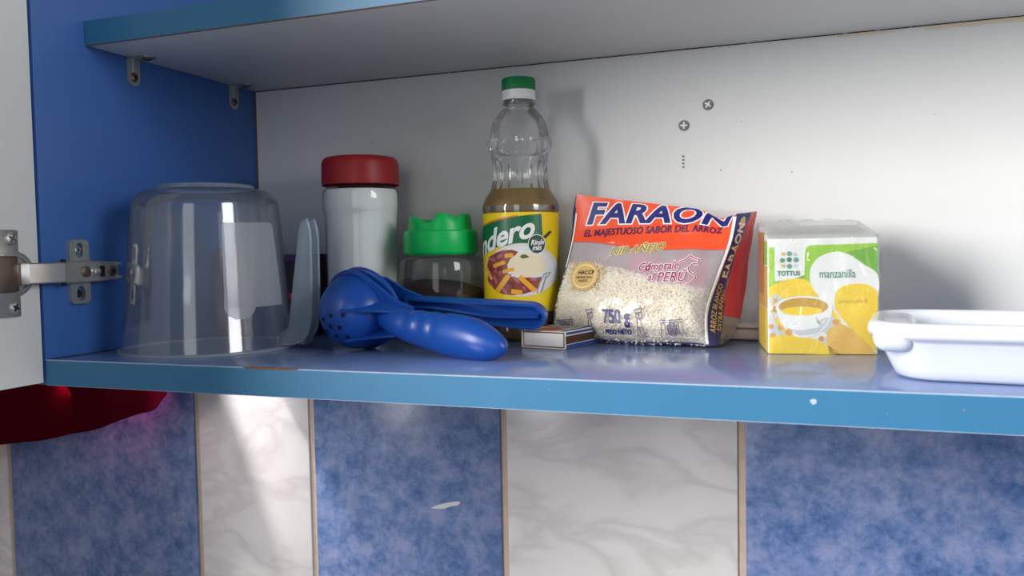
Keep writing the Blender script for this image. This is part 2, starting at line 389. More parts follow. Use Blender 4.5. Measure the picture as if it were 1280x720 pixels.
box('seam', (0.0, D - 0.0012, H - 0.0007), (CW, D, H + 0.0002), 'dark_metal', shelf)
box('seam', (0.0, D - 0.0009, 0.0), (0.0012, D, H), 'brown_edge', back)
box('seam', (0.0, 0.001, -0.0002), (0.0009, D, 0.0005), 'black_gap', base)
# chipped edge of the bottom board showing the chipboard
bm = bmesh.new(); N = 26
top_, mid_, low_ = [], [], []
for k in range(N + 1):
    t = k / N; x = 0.2045 + 0.050 * t; w = 0.0016 * math.sin(PI * t) ** 0.6 * (0.8 + 0.4 * random.random()) + 0.0001; h = 0.0009 * math.sin(PI * t) ** 0.7 * (0.75 + 0.5 * random.random()) + 0.0002
    top_.append(bm.verts.new((x, w + 0.0008, 0.00035))); mid_.append(bm.verts.new((x, -0.0007, 0.0004 + random.uniform(-0.0002, 0.0001)))); low_.append(bm.verts.new((x, -0.0008, -h)))
for k in range(N):
    bm.faces.new((top_[k], top_[k + 1], mid_[k + 1], mid_[k])); bm.faces.new((mid_[k], mid_[k + 1], low_[k + 1], low_[k]))
from_bm('chipped_edge', bm, 'chipboard', base, label='brown chipboard showing at a chipped edge')
# paint flecks on the front edge and back panel
def fleck(x, y, z, r, mat, parent, axis='y'):
    n = 7; pts = [(r * random.uniform(0.5, 1.1) * math.cos(2 * PI * k / n), r * random.uniform(0.4, 1.0) * math.sin(2 * PI * k / n)) for k in range(n)]
    decal('fleck', art_poly([(a * 1000, b * 1000) for a, b in pts]), lambda a, b, o: Vector((x + a / 1000, y - o, z + b / 1000)), mat, parent, 0.0002)
fleck(0.6195, -0.0005, -0.0075, 0.0026, 'worn_edge', base)
for x, z in ((0.30, -0.006), (0.453, -0.007), (0.66, -0.013), (0.70, -0.009)): fleck(x, -0.0005, z, 0.0009, 'grey_mark', base)
for x, z in ((0.145, 0.245), (0.225, 0.21), (0.30, 0.165), (0.155, 0.21), (0.29, 0.262), (0.23, 0.125), (0.555, 0.205), (0.72, 0.20), (0.60, 0.155), (0.535, 0.16)):
    fleck(x, D, z, random.uniform(0.0005, 0.0011), 'grey_mark', back)
# torn strips of facing along the top of the back panel
for x0, x1, h in ((0.640, 0.688, 0.0035), (0.712, 0.80, 0.005)):
    n = 10; pts = [(x0 + (x1 - x0) * k / n, H) for k in range(n + 1)] + [(x1 - (x1 - x0) * k / n, H - h * (0.75 + 0.35 * random.random())) for k in range(n + 1)]
    decal('torn_strip', art_poly([(a * 1000, b * 1000) for a, b in pts]), lambda a, b, o: Vector((a / 1000, D - o, b / 1000)), 'cardboard_cream', back, 0.0003)
for x in (0.19, 0.25, 0.262, 0.41, 0.56, 0.645, 0.672, 0.70): # little chips in the seam
    box('seam_chip', (x, D - 0.0016, H - 0.0012), (x + random.uniform(0.001, 0.004), D - 0.0002, H + 0.0004), 'worn_edge', shelf)
# screw caps and anchor on the back panel
def cross_screw(name, c, nrm, r, parent, mat='steel', slot='dark_metal', dome=0.4, rot=0.3):
    nrm = Vector(nrm).normalized(); a = nrm.orthogonal().normalized(); b = nrm.cross(a)
    ca, sa = math.cos(rot), math.sin(rot); a2 = a * ca + b * sa; b2 = b * ca - a * sa
    M = frame_M(Vector(c), a2, b2, nrm)
    h = r * dome
    bm = bmesh.new()
    bm_lathe(bm, [(r, 0), (r, h * 0.25), (r * 0.85, h * 0.7), (r * 0.5, h * 0.95), (0.0001, h)], 20, M=M)
    bmesh.ops.recalc_face_normals(bm, faces=bm.faces)
    pts = []
    for k in range(4):
        t = k * PI / 2
        pts += [(0.68 * r * math.cos(t - 0.16), 0.68 * r * math.sin(t - 0.16)), (0.68 * r * math.cos(t + 0.16), 0.68 * r * math.sin(t + 0.16)), (0.24 * r * math.cos(t + PI / 4), 0.24 * r * math.sin(t + PI / 4))]
    lo = [bm.verts.new(M @ Vector((x, y, h * 0.55))) for x, y in pts]; hi = [bm.verts.new(M @ Vector((x, y, h * 1.04))) for x, y in pts]
    fs = [bm.faces.new((lo[k], lo[(k + 1) % 12], hi[(k + 1) % 12], hi[k])) for k in range(12)] + [bm.faces.new(hi)]
    for f in fs: f.material_index = 1
    return from_bm(name, bm, [mat, slot], parent, recalc=False)
cross_screw('screw', (0.5234, D - 0.0002, 0.2235), (0, -1, 0), 0.0052, back, 'grey_mark', 'ink_white', 0.3, 0.2)
cross_screw('screw', (0.5003, D - 0.0002, 0.2051), (0, -1, 0), 0.0052, back, 'grey_mark', 'ink_white', 0.3, 0.75)
for k, dz in enumerate((0.006, 0.0025, -0.001, -0.0045)):
    box('wall_mark', (0.4993 - 0.0012, D - 0.0004, 0.1685 + dz), (0.4993 + 0.0012, D + 0.0001, 0.1685 + dz + 0.0016), 'grey_mark', back)

# L brackets under the shelf
def bracket(yc, w):
    bm = bmesh.new(); t = 0.0014; n = 8
    def leg(fn, L):
        o = [(-w / 2, 0), (w / 2, 0), (w / 2, L - w / 2)] + [(w / 2 * math.cos(PI * k / n), L - w / 2 + w / 2 * math.sin(PI * k / n)) for k in range(1, n)] + [(-w / 2, L - w / 2)]
        a = [bm.verts.new(fn(p, q, 0)) for p, q in o]; b = [bm.verts.new(fn(p, q, t)) for p, q in o]
        for k in range(len(o)): bm.faces.new((a[k], a[(k + 1) % len(o)], b[(k + 1) % len(o)], b[k]))
        bm.faces.new(a); bm.faces.new(b)
    leg(lambda p, q, h: Vector((0.0001 + h, yc + p, H - 0.0002 - q)), 0.0265)
    leg(lambda p, q, h: Vector((0.0001 + q, yc + p, H - 0.0002 - h)), 0.0265)
    bm_box(bm, (0.0014, yc - 0.0022, H - 0.014), (0.0028, yc + 0.0022, H - 0.001), 0.0006)
    br = from_bm('bracket', bm, 'galvanised', cab, label='small galvanised angle bracket')
    cross_screw('screw', (0.0015, yc, H - 0.0185), (1, 0, 0), 0.0046, br, 'rusty_steel', 'dark_metal', 0.45, 0.4)
    cross_screw('screw', (0.0185, yc, H - 0.0016), (0, 0, -1), 0.0046, br, 'rusty_steel', 'dark_metal', 0.45, 0.2)
bracket(0.110, 0.0155); bracket(0.2575, 0.0150)

# door, open at a right angle
door = box('door', (-0.0195, -0.385, -0.0195), (-0.0012, -0.0022, TOP - 0.004), 'white_board', cab, 0.0006, label='open door, white inside')
# concealed hinge
hz = 0.0745
bm = bmesh.new()
def plate(bm, pts, x0, x1, bevel=0.0008):
    a = [bm.verts.new((x0, y, z)) for y, z in pts]; b = [bm.verts.new((x1, y, z)) for y, z in pts]
    fs = [bm.faces.new(a), bm.faces.new(b)]
    for k in range(len(pts)): fs.append(bm.faces.new((a[k], a[(k + 1) % len(pts)], b[(k + 1) % len(pts)], b[k])))
    return fs
def wing(sgn):
    z0, z1 = hz + sgn * 0.008, hz + sgn * 0.0285
    o = [(0.0235, z0), (0.0245, z0 + sgn * 0.004), (0.0245, z1 - sgn * 0.003), (0.0275, z1), (0.0425, z1), (0.0455, z1 - sgn * 0.003), (0.0455, z0 + sgn * 0.004), (0.047, z0)]
    c = (0.0352, (z0 + z1) / 2 + sgn * 0.001)
    hole = [(c[0] + 0.0048 * math.cos(a * PI / 8), c[1] + 0.0066 * math.sin(a * PI / 8)) for a in range(16)]
    me = art_poly([(a * 1000, b * 1000) for a, b in o], [(a * 1000, b * 1000) for a, b in hole])
    b2 = bmesh.new(); b2.from_mesh(me); bpy.data.meshes.remove(me)
    for v in b2.verts: v.co = Vector((0.0002, v.co.x / 1000, v.co.y / 1000))
    r = bmesh.ops.extrude_face_region(b2, geom=b2.faces[:])
    for v in r['geom']:
        if isinstance(v, bmesh.types.BMVert): v.co.x += 0.0042
    me = bpy.data.meshes.new('w'); b2.to_mesh(me); b2.free(); bm.from_mesh(me); bpy.data.meshes.remove(me)
wing(1); wing(-1)
hinge = from_bm('hinge', bm, 'steel', cab, label='steel concealed hinge with mounting plate')
box('mounting_block', (0.0003, 0.0135, hz - 0.0085), (0.0045, 0.0735, hz + 0.0085), 'steel', hinge, 0.001)
# arm: channel with raised sides
bm = bmesh.new()
rings = []
for y, hw, x in ((0.0105, 0.0098, 0.0125), (0.020, 0.0098, 0.0125), (0.045, 0.0095, 0.0115), (0.0735, 0.0085, 0.0088)):
    rings.append([Vector((0.0035, y, hz - hw)), Vector((x - 0.001, y, hz - hw)), Vector((x, y, hz - hw + 0.0012)), Vector((x, y, hz + hw - 0.0012)), Vector((x - 0.001, y, hz + hw)), Vector((0.0035, y, hz + hw))])
bm_loft(bm, rings)
from_bm('hinge_arm', bm, 'steel', hinge, True, sharp=25)
lathe('adjusting_screw', [(0.0048, 0), (0.0048, 0.0015), (0.003, 0.0022), (0.0001, 0.0022)], 'rusty_steel', hinge, n=18, M=frame_M(Vector((0.0118, 0.034, hz)), Vector((0, 1, 0)), Vector((0, 0, 1)), Vector((1, 0, 0))))
lathe('adjusting_screw', [(0.0036, 0), (0.0036, 0.0022), (0.0028, 0.0034), (0.0001, 0.0038)], 'bright_steel', hinge, n=18, M=frame_M(Vector((0.0112, 0.0455, hz)), Vector((0, 1, 0)), Vector((0, 0, 1)), Vector((1, 0, 0))))
box('slot', (0.0090, 0.0505, hz - 0.005), (0.0112, 0.0560, hz + 0.005), 'dark_metal', hinge)
cross_screw('screw', (0.0094, 0.0655, hz), (1, 0, 0), 0.0050, hinge, 'rusty_steel', 'dark_metal', 0.4)
for sgn in (1, -1): box('arm_fork', (0.0070, 0.0710, hz + sgn * 0.0062 - 0.0016), (0.0098, 0.0775, hz + sgn * 0.0062 + 0.0016), 'steel', hinge, 0.0004)
for sgn in (1, -1): cross_screw('screw', (0.0012, 0.0352, hz + sgn * 0.0196), (1, 0, 0), 0.0036, hinge, 'bright_steel' if sgn > 0 else 'dark_metal', 'dark_metal', 0.5)
# bright link between arm and cup
bm = bmesh.new()
rings = []
for y, x in ((-0.0245, 0.0045), (-0.021, 0.0105), (-0.012, 0.0125), (0.002, 0.0135), (0.0115, 0.0138)):
    rings.append([Vector((x - 0.0035, y, hz - 0.0088)), Vector((x - 0.0008, y, hz - 0.0088)), Vector((x, y, hz - 0.0078)), Vector((x, y, hz + 0.0078)), Vector((x - 0.0008, y, hz + 0.0088)), Vector((x - 0.0035, y, hz + 0.0088))])
bm_loft(bm, rings); from_bm('link_arm', bm, 'bright_steel', hinge, True, sharp=25)
box('link_pin', (0.0095, 0.0098, hz - 0.0115), (0.0130, 0.0128, hz + 0.0115), 'dark_metal', hinge, 0.0006)
# cup on the door
MX = frame_M(Vector((-0.0012, -0.0268, hz)), Vector((0, 1, 0)), Vector((0, 0, 1)), Vector((1, 0, 0)))
lathe('hinge_cup', [(0.0192, 0), (0.0192, 0.0010), (0.0178, 0.0018), (0.0150, 0.0018), (0.0150, 0.0004), (0.0001, 0.0004)], 'steel', hinge, n=48, M=MX)
box('cup_flange', (-0.0012, -0.0490, hz - 0.0355), (0.0014, -0.0222, hz + 0.0365), 'steel', hinge, 0.0012)
box('cup_bridge', (0.0004, -0.0490, hz - 0.0150), (0.0058, -0.0262, hz + 0.0150), 'rusty_steel', hinge, 0.0022)
box('cup_pivot', (0.0010, -0.0280, hz - 0.0085), (0.0050, -0.0205, hz + 0.0085), 'rusty_steel', hinge, 0.001)
cross_screw('screw', (0.0013, -0.0292, hz + 0.0292), (1, 0, 0), 0.0054, hinge, 'bright_steel', 'rusty_steel', 0.4)
cross_screw('screw', (0.0013, -0.0285, hz - 0.0275), (1, 0, 0), 0.0050, hinge, 'steel', 'dark_metal', 0.4)

# ------------------------------------------------------------------ red cloth hanging beside the cabinet
hem = [(-0.47, -0.168), (-0.42, -0.160), (-0.3738, -0.1517), (-0.33, -0.146), (-0.2850, -0.140), (-0.2422, -0.1303), (-0.20, -0.1215), (-0.1650, -0.110), (-0.1400, -0.101), (-0.1208, -0.0962), (-0.105, -0.084), (-0.0922, -0.0747)]
bm = bmesh.new(); NT = 14
hs = smooth_prof(hem, 4); cols = []
for k, (x, z) in enumerate(hs):
    col_ = []
    for j in range(NT + 1):
        t = j / NT
        y = 0.238 + 0.006 * math.sin(x * 42) * (1 - 0.5 * t) + 0.004 * math.sin(x * 95 + 1)
        zz = z + (0.30 - z) * t
        col_.append(bm.verts.new((max(-0.476 + 0.0004 * k, x + 0.012 * t * math.sin(x * 30) - 0.36 * max(0, zz + 0.06)), min(y, 0.275), zz)))
    cols.append(col_)
for k in range(len(cols) - 1):
    for j in range(NT): bm.faces.new((cols[k][j], cols[k + 1][j], cols[k + 1][j + 1], cols[k][j + 1]))
bmesh.ops.recalc_face_normals(bm, faces=bm.faces)
bmesh.ops.solidify(bm, geom=bm.faces[:], thickness=0.0012)
cl = root('hanging_cloth', 'dark red cloth hanging behind the cabinet door over the tiles', 'cloth', (-0.25, 0.248, -0.15))
from_bm('cloth_panel', bm, 'red_cloth', cl, True, sharp=60)
# nearer fold of the cloth at the far left
bm = bmesh.new(); ft = []
rings = []
for j in range(9):
    z = -0.163 + 0.42 * j / 8
    rings.append([Vector((-0.3745 - 0.045 + 0.045 * math.cos(a) + 0.002 * math.sin(z * 60), 0.232 + 0.008 * math.sin(a), z)) for a in [2 * PI * k / 20 for k in range(20)]])
bm_loft(bm, rings); from_bm('cloth_fold', bm, 'red_cloth', cl, True, sharp=60)

# ------------------------------------------------------------------ upside-down measuring jug
jc = Vector((0.0858, 0.105, 0)); jug = root('measuring_jug', 'clear plastic measuring jug standing upside down on the blue shelf', 'jug', jc)
jprof = [(0.0768, 0.0), (0.0796, 0.0002), (0.0796, 0.0022), (0.0765, 0.0026), (0.0757, 0.006), (0.0725, 0.045), (0.0690, 0.090), (0.0668, 0.118), (0.0655, 0.130)]
jprof += [(0.0655 - 0.0175 * (1 - math.cos(a)), 0.130 + 0.0175 * math.sin(a)) for a in [PI / 2 * k / 8 for k in range(1, 9)]]
jprof += [(0.0440, 0.1478), (0.0432, 0.1508), (0.0415, 0.1515), (0.0400, 0.1495), (0.0200, 0.1490), (0.0001, 0.1490)]
cdir = math.atan2(CP.y - jc.y, CP.x - jc.x)
sp_a = cdir - 0.55 * PI   # spout on the left
def jr(r, z, a):
    d = math.atan2(math.sin(a - sp_a), math.cos(a - sp_a)); g = math.exp(-(d / 0.16) ** 2) * max(0, 1 - z / 0.05)
    return r + 0.003 * g, z
bm = bmesh.new(); rows = bm_lathe(bm, jprof[3:], 96, jc, jr)
inner = [(max(r - 0.0013, 0.0001), z - (0.0013 if z > 0.14 else 0)) for r, z in jprof[4:]]
from_bm('body', bm, 'jug_plastic', jug, True, sharp=60)
lathe('rim', [(0.0755, 0.0028), (0.0796, 0.0024), (0.0800, 0.0012), (0.0796, 0.0001), (0.0755, 0.0001), (0.0755, 0.0028)], 'jug_rim_plastic', jug, 96, jc, jr)
lathe('base_ring', [(0.0436, 0.1480), (0.0430, 0.1512), (0.0412, 0.1518), (0.0405, 0.1495)], 'jug_rim_plastic', jug, 96, jc)
def jmap(a, z, off):  # a = arc from the camera side, positive to the right
    r = 0.0757 - 0.0757 * 0.115 * (z - 0.006) / 0.112 + off
    t = cdir + a / 0.072
    return Vector((jc.x + r * math.cos(t), jc.y + r * math.sin(t), z))
stk = [(0.013, 0.047)] + [(0.013 + 0.0, 0.112)]
pts = [(0.012, 0.052), (0.0125, 0.112), (0.0145, 0.1150), (0.0660, 0.1160), (0.0700, 0.1130), (0.0740, 0.044), (0.0720, 0.041), (0.0400, 0.0405)]
pts += [(0.0255 + 0.0145 * math.cos(a), 0.0440 + 0.0135 * math.sin(a)) for a in [-0.25 - k * (PI - 0.5) / 10 for k in range(11)]]
# handle: free end points up, foot joins the rim
hd = Vector((math.cos(cdir + 1.12), math.sin(cdir + 1.12), 0)); hn = Vector((-hd.y, hd.x, 0)); hu = Vector((0, 0, 1))
def hpt(d, z, s): return jc + hd * d + hu * z + hn * s
h_in = smooth_prof([(0.068, 0.0095), (0.0765, 0.0120), (0.0805, 0.0220), (0.0830, 0.0400), (0.0868, 0.0680), (0.0905, 0.0950), (0.0925, 0.1100), (0.0955, 0.1175)], 4)
h_out = smooth_prof([(0.074, 0.0045), (0.0860, 0.0048), (0.0955, 0.0100), (0.1010, 0.0240), (0.1025, 0.0500), (0.1030, 0.0800), (0.1028, 0.1060), (0.1000, 0.1185)], 4)
bm = bmesh.new(); rings = []
for k, ((d, z), (do, zo)) in enumerate(zip(h_in, h_out)):
    t = k / (len(h_in) - 1); hw = 0.0125 - 0.002 * t; w = 0.0012
    l = math.hypot(do - d, zo - z); ux, uz = (do - d) / l, (zo - z) / l
    rings.append([hpt(d, z, -hw), hpt(do, zo, -hw), hpt(do, zo, -hw + w), hpt(d + ux * w, z + uz * w, -hw + w), hpt(d + ux * w, z + uz * w, hw - w), hpt(do, zo, hw - w), hpt(do, zo, hw), hpt(d, z, hw)])
bm_loft(bm, rings); hnd = from_bm('handle', bm, 'jug_handle_plastic', jug, True, sharp=35)
for sd in (-1, 1):     # thickened lip along each edge of the handle
    bm = bmesh.new(); rings = []
    for k, (do, zo) in enumerate(h_out):
        t = k / (len(h_out) - 1); hw = 0.0125 - 0.002 * t
        rings.append([hpt(do + 0.0009 * math.cos(a), zo + 0.0009 * math.sin(a), sd * (hw - 0.0006) + 0.0009 * math.sin(a + 0.8)) for a in [2 * PI * q / 6 for q in range(6)]])
    bm_loft(bm, rings); from_bm('handle_lip', bm, 'jug_rim_plastic', hnd, True)
# shoulder web at the foot of the handle
bm2 = bmesh.new(); rings2 = []
for k in range(13):
    t = k / 12; d = 0.0705 + 0.0245 * t; z = 0.012 + 0.0165 * (t ** 2.2) + 0.006 * math.sin(PI * t)
    rings2.append([hpt(d, 0.0040, -0.0115), hpt(d, z, -0.0115), hpt(d, z, 0.0115), hpt(d, 0.0040, 0.0115)])
bm_loft(bm2, rings2); from_bm('handle_foot', bm2, 'jug_handle_plastic', jug, True, sharp=35)
decal('patch', art_poly([(a * 1000, b * 1000) for a, b in pts]), lambda a, b, o: jmap(a / 1000, b / 1000, o), 'frosted_patch', jug, 0.0006, 5, label='frosted white patch')  # milky patch laid over the jug wall

# ------------------------------------------------------------------ dark carton and red packet behind the jug
dc = root('carton', 'dark carton with purple top behind the upside-down jug', 'box', (0.066, 0.2545, 0))
box('carton_body', (0.014, 0.226, 0.0002), (0.120, 0.285, 0.078), 'dark_card', dc, 0.0008)
box('carton_top', (0.0138, 0.2258, 0.078), (0.1202, 0.2852, 0.0865), 'purple_card', dc, 0.0008)
box('printed_stripe', (0.0142, 0.2256, 0.040), (0.1198, 0.2262, 0.0445), 'pink_print', dc)
pk = root('snack_packet', 'small crumpled red packet seen through the jug beside the carton', 'packet', (0.028, 0.205, 0))
bm = bmesh.new(); rings = []
for j in range(13):
    t = j / 12; z = 0.0005 + 0.088 * t; th = 0.009 * math.sin(PI * min(1, t * 1.05)) ** 0.6 + 0.0006; ring = []
    for k in range(24):
        a = 2 * PI * k / 24; ww = 0.019 + 0.002 * math.sin(9 * t + 1)
        q = noise.noise(Vector((math.cos(a) * 2, math.sin(a) * 2, t * 6))) * 0.0022
        ring.append(Vector((0.028 + (ww + q) * math.cos(a), 0.205 + (th + q) * math.sin(a) + 0.004 * t, z)))
    rings.append(ring)
bm_loft(bm, rings); from_bm('pouch', bm, 'packet_film', pk, True)
box('top_seal', (0.008, 0.2082, 0.087), (0.048, 0.2098, 0.094), 'print_red', pk, 0.0004)

# ------------------------------------------------------------------ jar with red lid
rc = Vector((0.1751, 0.235, 0)); rj = root('lidded_jar', 'tall glass jar of white powder with a dark red lid', 'jar', rc)
gprof = smooth_prof([(0.0345, 0.0005), (0.0372, 0.003), (0.0376, 0.02), (0.0376, 0.06), (0.0376, 0.115), (0.0380, 0.127), (0.0392, 0.131), (0.0396, 0.136), (0.0396, 0.146), (0.0384, 0.152), (0.0350, 0.1545), (0.0345, 0.162)], 4)
lathe('glass', gprof, 'clear_glass', rj, 72, rc, cap0=True)
lathe('powder', [(0.0001, 0.003), (0.033, 0.003), (0.0355, 0.006), (0.0358, 0.112), (0.0366, 0.126), (0.0376, 0.132), (0.0376, 0.147), (0.0362, 0.1518), (0.0001, 0.1525)], 'powder', rj, 64, rc, label='white powder filling the jar')
lp = [(0.0395, 0.1565), (0.0397, 0.158), (0.0394, 0.178), (0.0385, 0.1825), (0.0360, 0.1848), (0.0320, 0.1855), (0.0001, 0.1855)]
lathe('lid', lp, 'red_lid', rj, 120, rc, rfun=lambda r, z, a: (r + (0.00025 * math.cos(60 * a) if 0.157 < z < 0.180 else 0), z), label='dark red screw lid')

# ------------------------------------------------------------------ jar with green shaker lid
gc = Vector((0.2655, 0.235, 0)); gj = root('shaker_jar', 'squat glass jar with a bright green shaker lid', 'jar', gc)
gprof = smooth_prof([(0.040, 0.0005), (0.0432, 0.004), (0.0438, 0.03), (0.0436, 0.055), (0.0428, 0.072), (0.0415, 0.0785), (0.0385, 0.0815), (0.0350, 0.0825), (0.0345, 0.088)], 4)
lathe('glass', gprof, 'clear_glass', gj, 72, gc, cap0=True)
bm = bmesh.new()
bm_lathe(bm, [(0.0001, 0.003), (0.038, 0.003), (0.0415, 0.006), (0.0420, 0.05), (0.030, 0.054), (0.012, 0.055), (0.0001, 0.055)], 48, gc, rfun=lambda r, z, a: (r, z + (0.006 * math.cos(a - 2.6) * (r / 0.042) if z > 0.03 else 0)))
from_bm('contents', bm, 'coffee', gj, True, label='dark brown contents')
lathe('lid', [(0.0352, 0.0835), (0.0368, 0.0850), (0.0374, 0.0865), (0.0374, 0.1020), (0.0368, 0.1062), (0.0350, 0.1078), (0.0325, 0.1078), (0.0001, 0.1078)], 'green_lid', gj, 90, gc, label='bright green lid')
gcd = math.atan2(CP.y - gc.y, CP.x - gc.x)
def crown(a):
    d = math.degrees(math.atan2(math.sin(a - gcd), math.cos(a - gcd)))
    if d > 0: pass
    pts_ = [(-180, 0.118), (-120, 0.119), (-82, 0.1225), (-70, 0.1225), (-22, 0.1145), (-16, 0.1165), (-6, 0.1235), (6, 0.1242), (22, 0.1215), (32, 0.1195), (48, 0.1235), (70, 0.124), (80, 0.122), (110, 0.112), (150, 0.118), (180, 0.118)]
    for (d0, h0), (d1, h1) in zip(pts_[:-1], pts_[1:]):
        if d0 <= d <= d1:
            u = (d - d0) / (d1 - d0); u = u * u * (3 - 2 * u); return h0 + (h1 - h0) * u
    return 0.118
def crf(r, z, a):
    h = crown(a)
    return r, 0.1075 + (h - 0.1075) * z
bm = bmesh.new(); bm_lathe(bm, [(0.0325, 0.0), (0.0318, 0.5), (0.0312, 0.93), (0.0302, 1.0), (0.0285, 1.0), (0.027, 0.9), (0.012, 0.75), (0.0001, 0.75)], 120, gc, crf)
from_bm('shaker_crown', bm, 'green_lid', gj, True, sharp=50)

# ------------------------------------------------------------------ oil bottle
bc = Vector((0.3498, 0.240, 0)); bt = root('oil_bottle', 'clear cooking oil bottle with green and white cap and yellow label', 'bottle', bc); bt.scale = (1.027, 1.027, 1.027)
BR = 0.0365
def zpx(py): return 0.246 - (py - 100) * 0.00075
bpr = [(0.030, 0.0006), (0.0345, 0.0025), (0.0362, 0.008), (BR, 0.018), (0.0358, 0.024), (0.0358, 0.118), (BR, 0.121), (0.0362, 0.127), (0.0330, 0.1345), (0.0284, 0.141), (0.0262, 0.146), (0.0243, 0.154), (0.0246, 0.161), (0.0258, 0.167), (0.0272, 0.173), (0.0276, 0.1760), (0.0292, 0.1790), (0.0298, 0.1850), (0.0294, 0.1900), (0.0280, 0.1925), (0.0276, 0.1945), (0.0252, 0.2030), (0.0215, 0.2100), (0.0178, 0.2150), (0.0150, 0.2180), (0.0140, 0.2200), (0.0138, 0.2280)]
bcd = math.atan2(CP.y - bc.y, CP.x - bc.x)
def br(r, z, a):
    a2 = a - bcd
    if 0.139 < z < 0.172:
        w = math.sin(PI * (z - 0.139) / 0.033); r += 0.0016 * w * math.cos(18 * a2)
    if 0.178 < z < 0.1925:
        w = math.sin(PI * (z - 0.178) / 0.0145); r += 0.0017 * w * max(0, math.cos(12 * a2)) ** 2
    if 0.196 < z < 0.214:
        w = math.sin(PI * (z - 0.196) / 0.018); r += 0.0007 * w * math.cos(8 * a2)
    return r, z
lathe('bottle_body', smooth_prof(bpr, 5), 'clear_pet', bt, 144, bc, br, cap0=True, sharp=60)
lathe('neck_ring', [(0.0140, 0.2210), (0.0160, 0.2214), (0.0160, 0.2224), (0.0140, 0.2228)], 'clear_pet', bt, 48, bc)
opr = [(0.0001, 0.002), (0.029, 0.002), (0.0338, 0.004), (0.0354, 0.009), (0.0356, 0.018), (0.0350, 0.024), (0.0350, 0.117), (0.0356, 0.121), (0.0354, 0.1265), (0.0322, 0.134), (0.0284, 0.1398), (0.0276, 0.1415), (0.0001, 0.1415)]
lathe('oil', opr, 'oil', bt, 96, bc, label='amber cooking oil')
lathe('cap', [(0.0158, 0.2343), (0.0158, 0.2440), (0.0152, 0.2458), (0.0001, 0.2460)], 'cap_green', bt, 96, bc, rfun=lambda r, z, a: (r + (0.00018 * math.cos(48 * a) if r > 0.0155 else 0), z), label='green screw cap')
lathe('cap_ring', [(0.0140, 0.2252), (0.0161, 0.2252), (0.0161, 0.2270), (0.0156, 0.2274), (0.0157, 0.2343), (0.0140, 0.2343)], 'cap_white', bt, 96, bc, label='white ring of the cap')
LR = 0.0362
def lmap(x, y, off):     # art drawn on the label: x 80..560 spans the visible half, y downwards
    s = (x - 320) / 240.0
    t = s * 1.0
    a = bcd + t
    return Vector((bc.x + (LR + off) * math.cos(a), bc.y + (LR + off) * math.sin(a), zpx(260 + y / 5.14)))
def LA(x): return 320 + 240 * math.asin(max(-1, min(1, (x - 320) / 240.0)))
lab = lathe('label', [(LR, 0.0275), (LR, zpx(269.5))], 'lab_yellow', bt, 120, bc, label='yellow printed label')
def ld(art, mat, off, maxlen=18): return decal('label_print', art, lmap, mat, lab, off, maxlen)
def lp_(pts): return [(LA(x), y) for x, y in pts]
ban_t = [(-160, 250), (-60, 215), (20, 165), (90, 128), (180, 98), (300, 74), (445, 60)]
ban_b = [(452, 243), (300, 252), (180, 262), (90, 312), (0, 335), (-100, 345), (-160, 350)]
fx = lambda pts: [(LA(x) if 80 < x < 560 else x - 137 * (1 if x <= 80 else 0), y) for x, y in pts]
ld(art_poly(fx([(x, y - 10) for x, y in ban_t[:4]] + [(180, 86), (300, 66), (300, 76), (180, 100)] + [(x, y) for x, y in reversed(ban_t[:4])])), 'lab_orange', 0.0002)
ld(art_poly(fx(ban_t + ban_b)), 'lab_green', 0.00025)
# plate with food
ld(art_poly([(LA(min(558, max(82, x))), y) for x, y in ell(322, 410, 222, 168, 60)]), 'lab_plate', 0.00030)
ld(art_poly([(LA(min(558, max(82, x))), y) for x, y in ell(318, 412, 200, 150, 60)]), 'cap_white', 0.00035)
ld(art_poly(lp_([(108, 380), (125, 325), (165, 300), (210, 285), (262, 282), (300, 296), (275, 330), (235, 372), (236, 430), (270, 460), (330, 455), (400, 460), (440, 455), (430, 500), (405, 540), (330, 560), (270, 568), (200, 560), (150, 530), (112, 480)])), 'lab_meat', 0.0004)
ld(art_poly(lp_(ell(350, 380, 112, 78, 40))), 'lab_rice', 0.00045)
ld(art_poly(lp_([(310, 325), (330, 312), (352, 318), (368, 330), (345, 336), (325, 340)])), 'lab_leaf', 0.0005)
on, fr, dk = [], [], []
for x, y, r, l, w in ((140, 340, 0.4, 50, 18), (190, 325, -0.5, 46, 14), (160, 470, 1.2, 60, 18), (215, 540, 1.0, 48, 16), (285, 470, 0.8, 60, 20), (125, 415, 1.4, 44, 14), (390, 470, 0.1, 46, 16), (130, 500, 0.9, 40, 14), (330, 520, 1.2, 42, 14)):
    on.append(art_poly([(LA(max(84, px_)), py_) for px_, py_ in ell(x, y, l / 2, w / 2, 14, rot=r)]))
for x, y, r, l, w in ((190, 402, 0.0, 34, 26), (250, 490, 0.4, 60, 26), (200, 372, 0.7, 30, 22), (340, 500, -0.3, 50, 20), (280, 540, 0.1, 60, 18)):
    dk.append(art_poly(lp_(ell(x, y, l / 2, w / 2, 14, rot=r))))
for x, y, r, l, w in ((245, 318, -0.1, 52, 26), (185, 372, -0.35, 78, 24), (240, 412, -0.25, 72, 22), (122, 432, 1.15, 84, 18), (205, 495, -0.95, 130, 30), (352, 498, 0.78, 134, 30), (288, 548, 0.15, 66, 30)):
    c_, s_ = math.cos(r), math.sin(r)
    q = [(x + u * c_ - v * s_, y + u * s_ + v * c_) for u, v in rrect(-l / 2, -w / 2, l / 2, w / 2, 6, 3)]
    fr.append(art_poly([(LA(max(84, px_)), py_) for px_, py_ in q]))
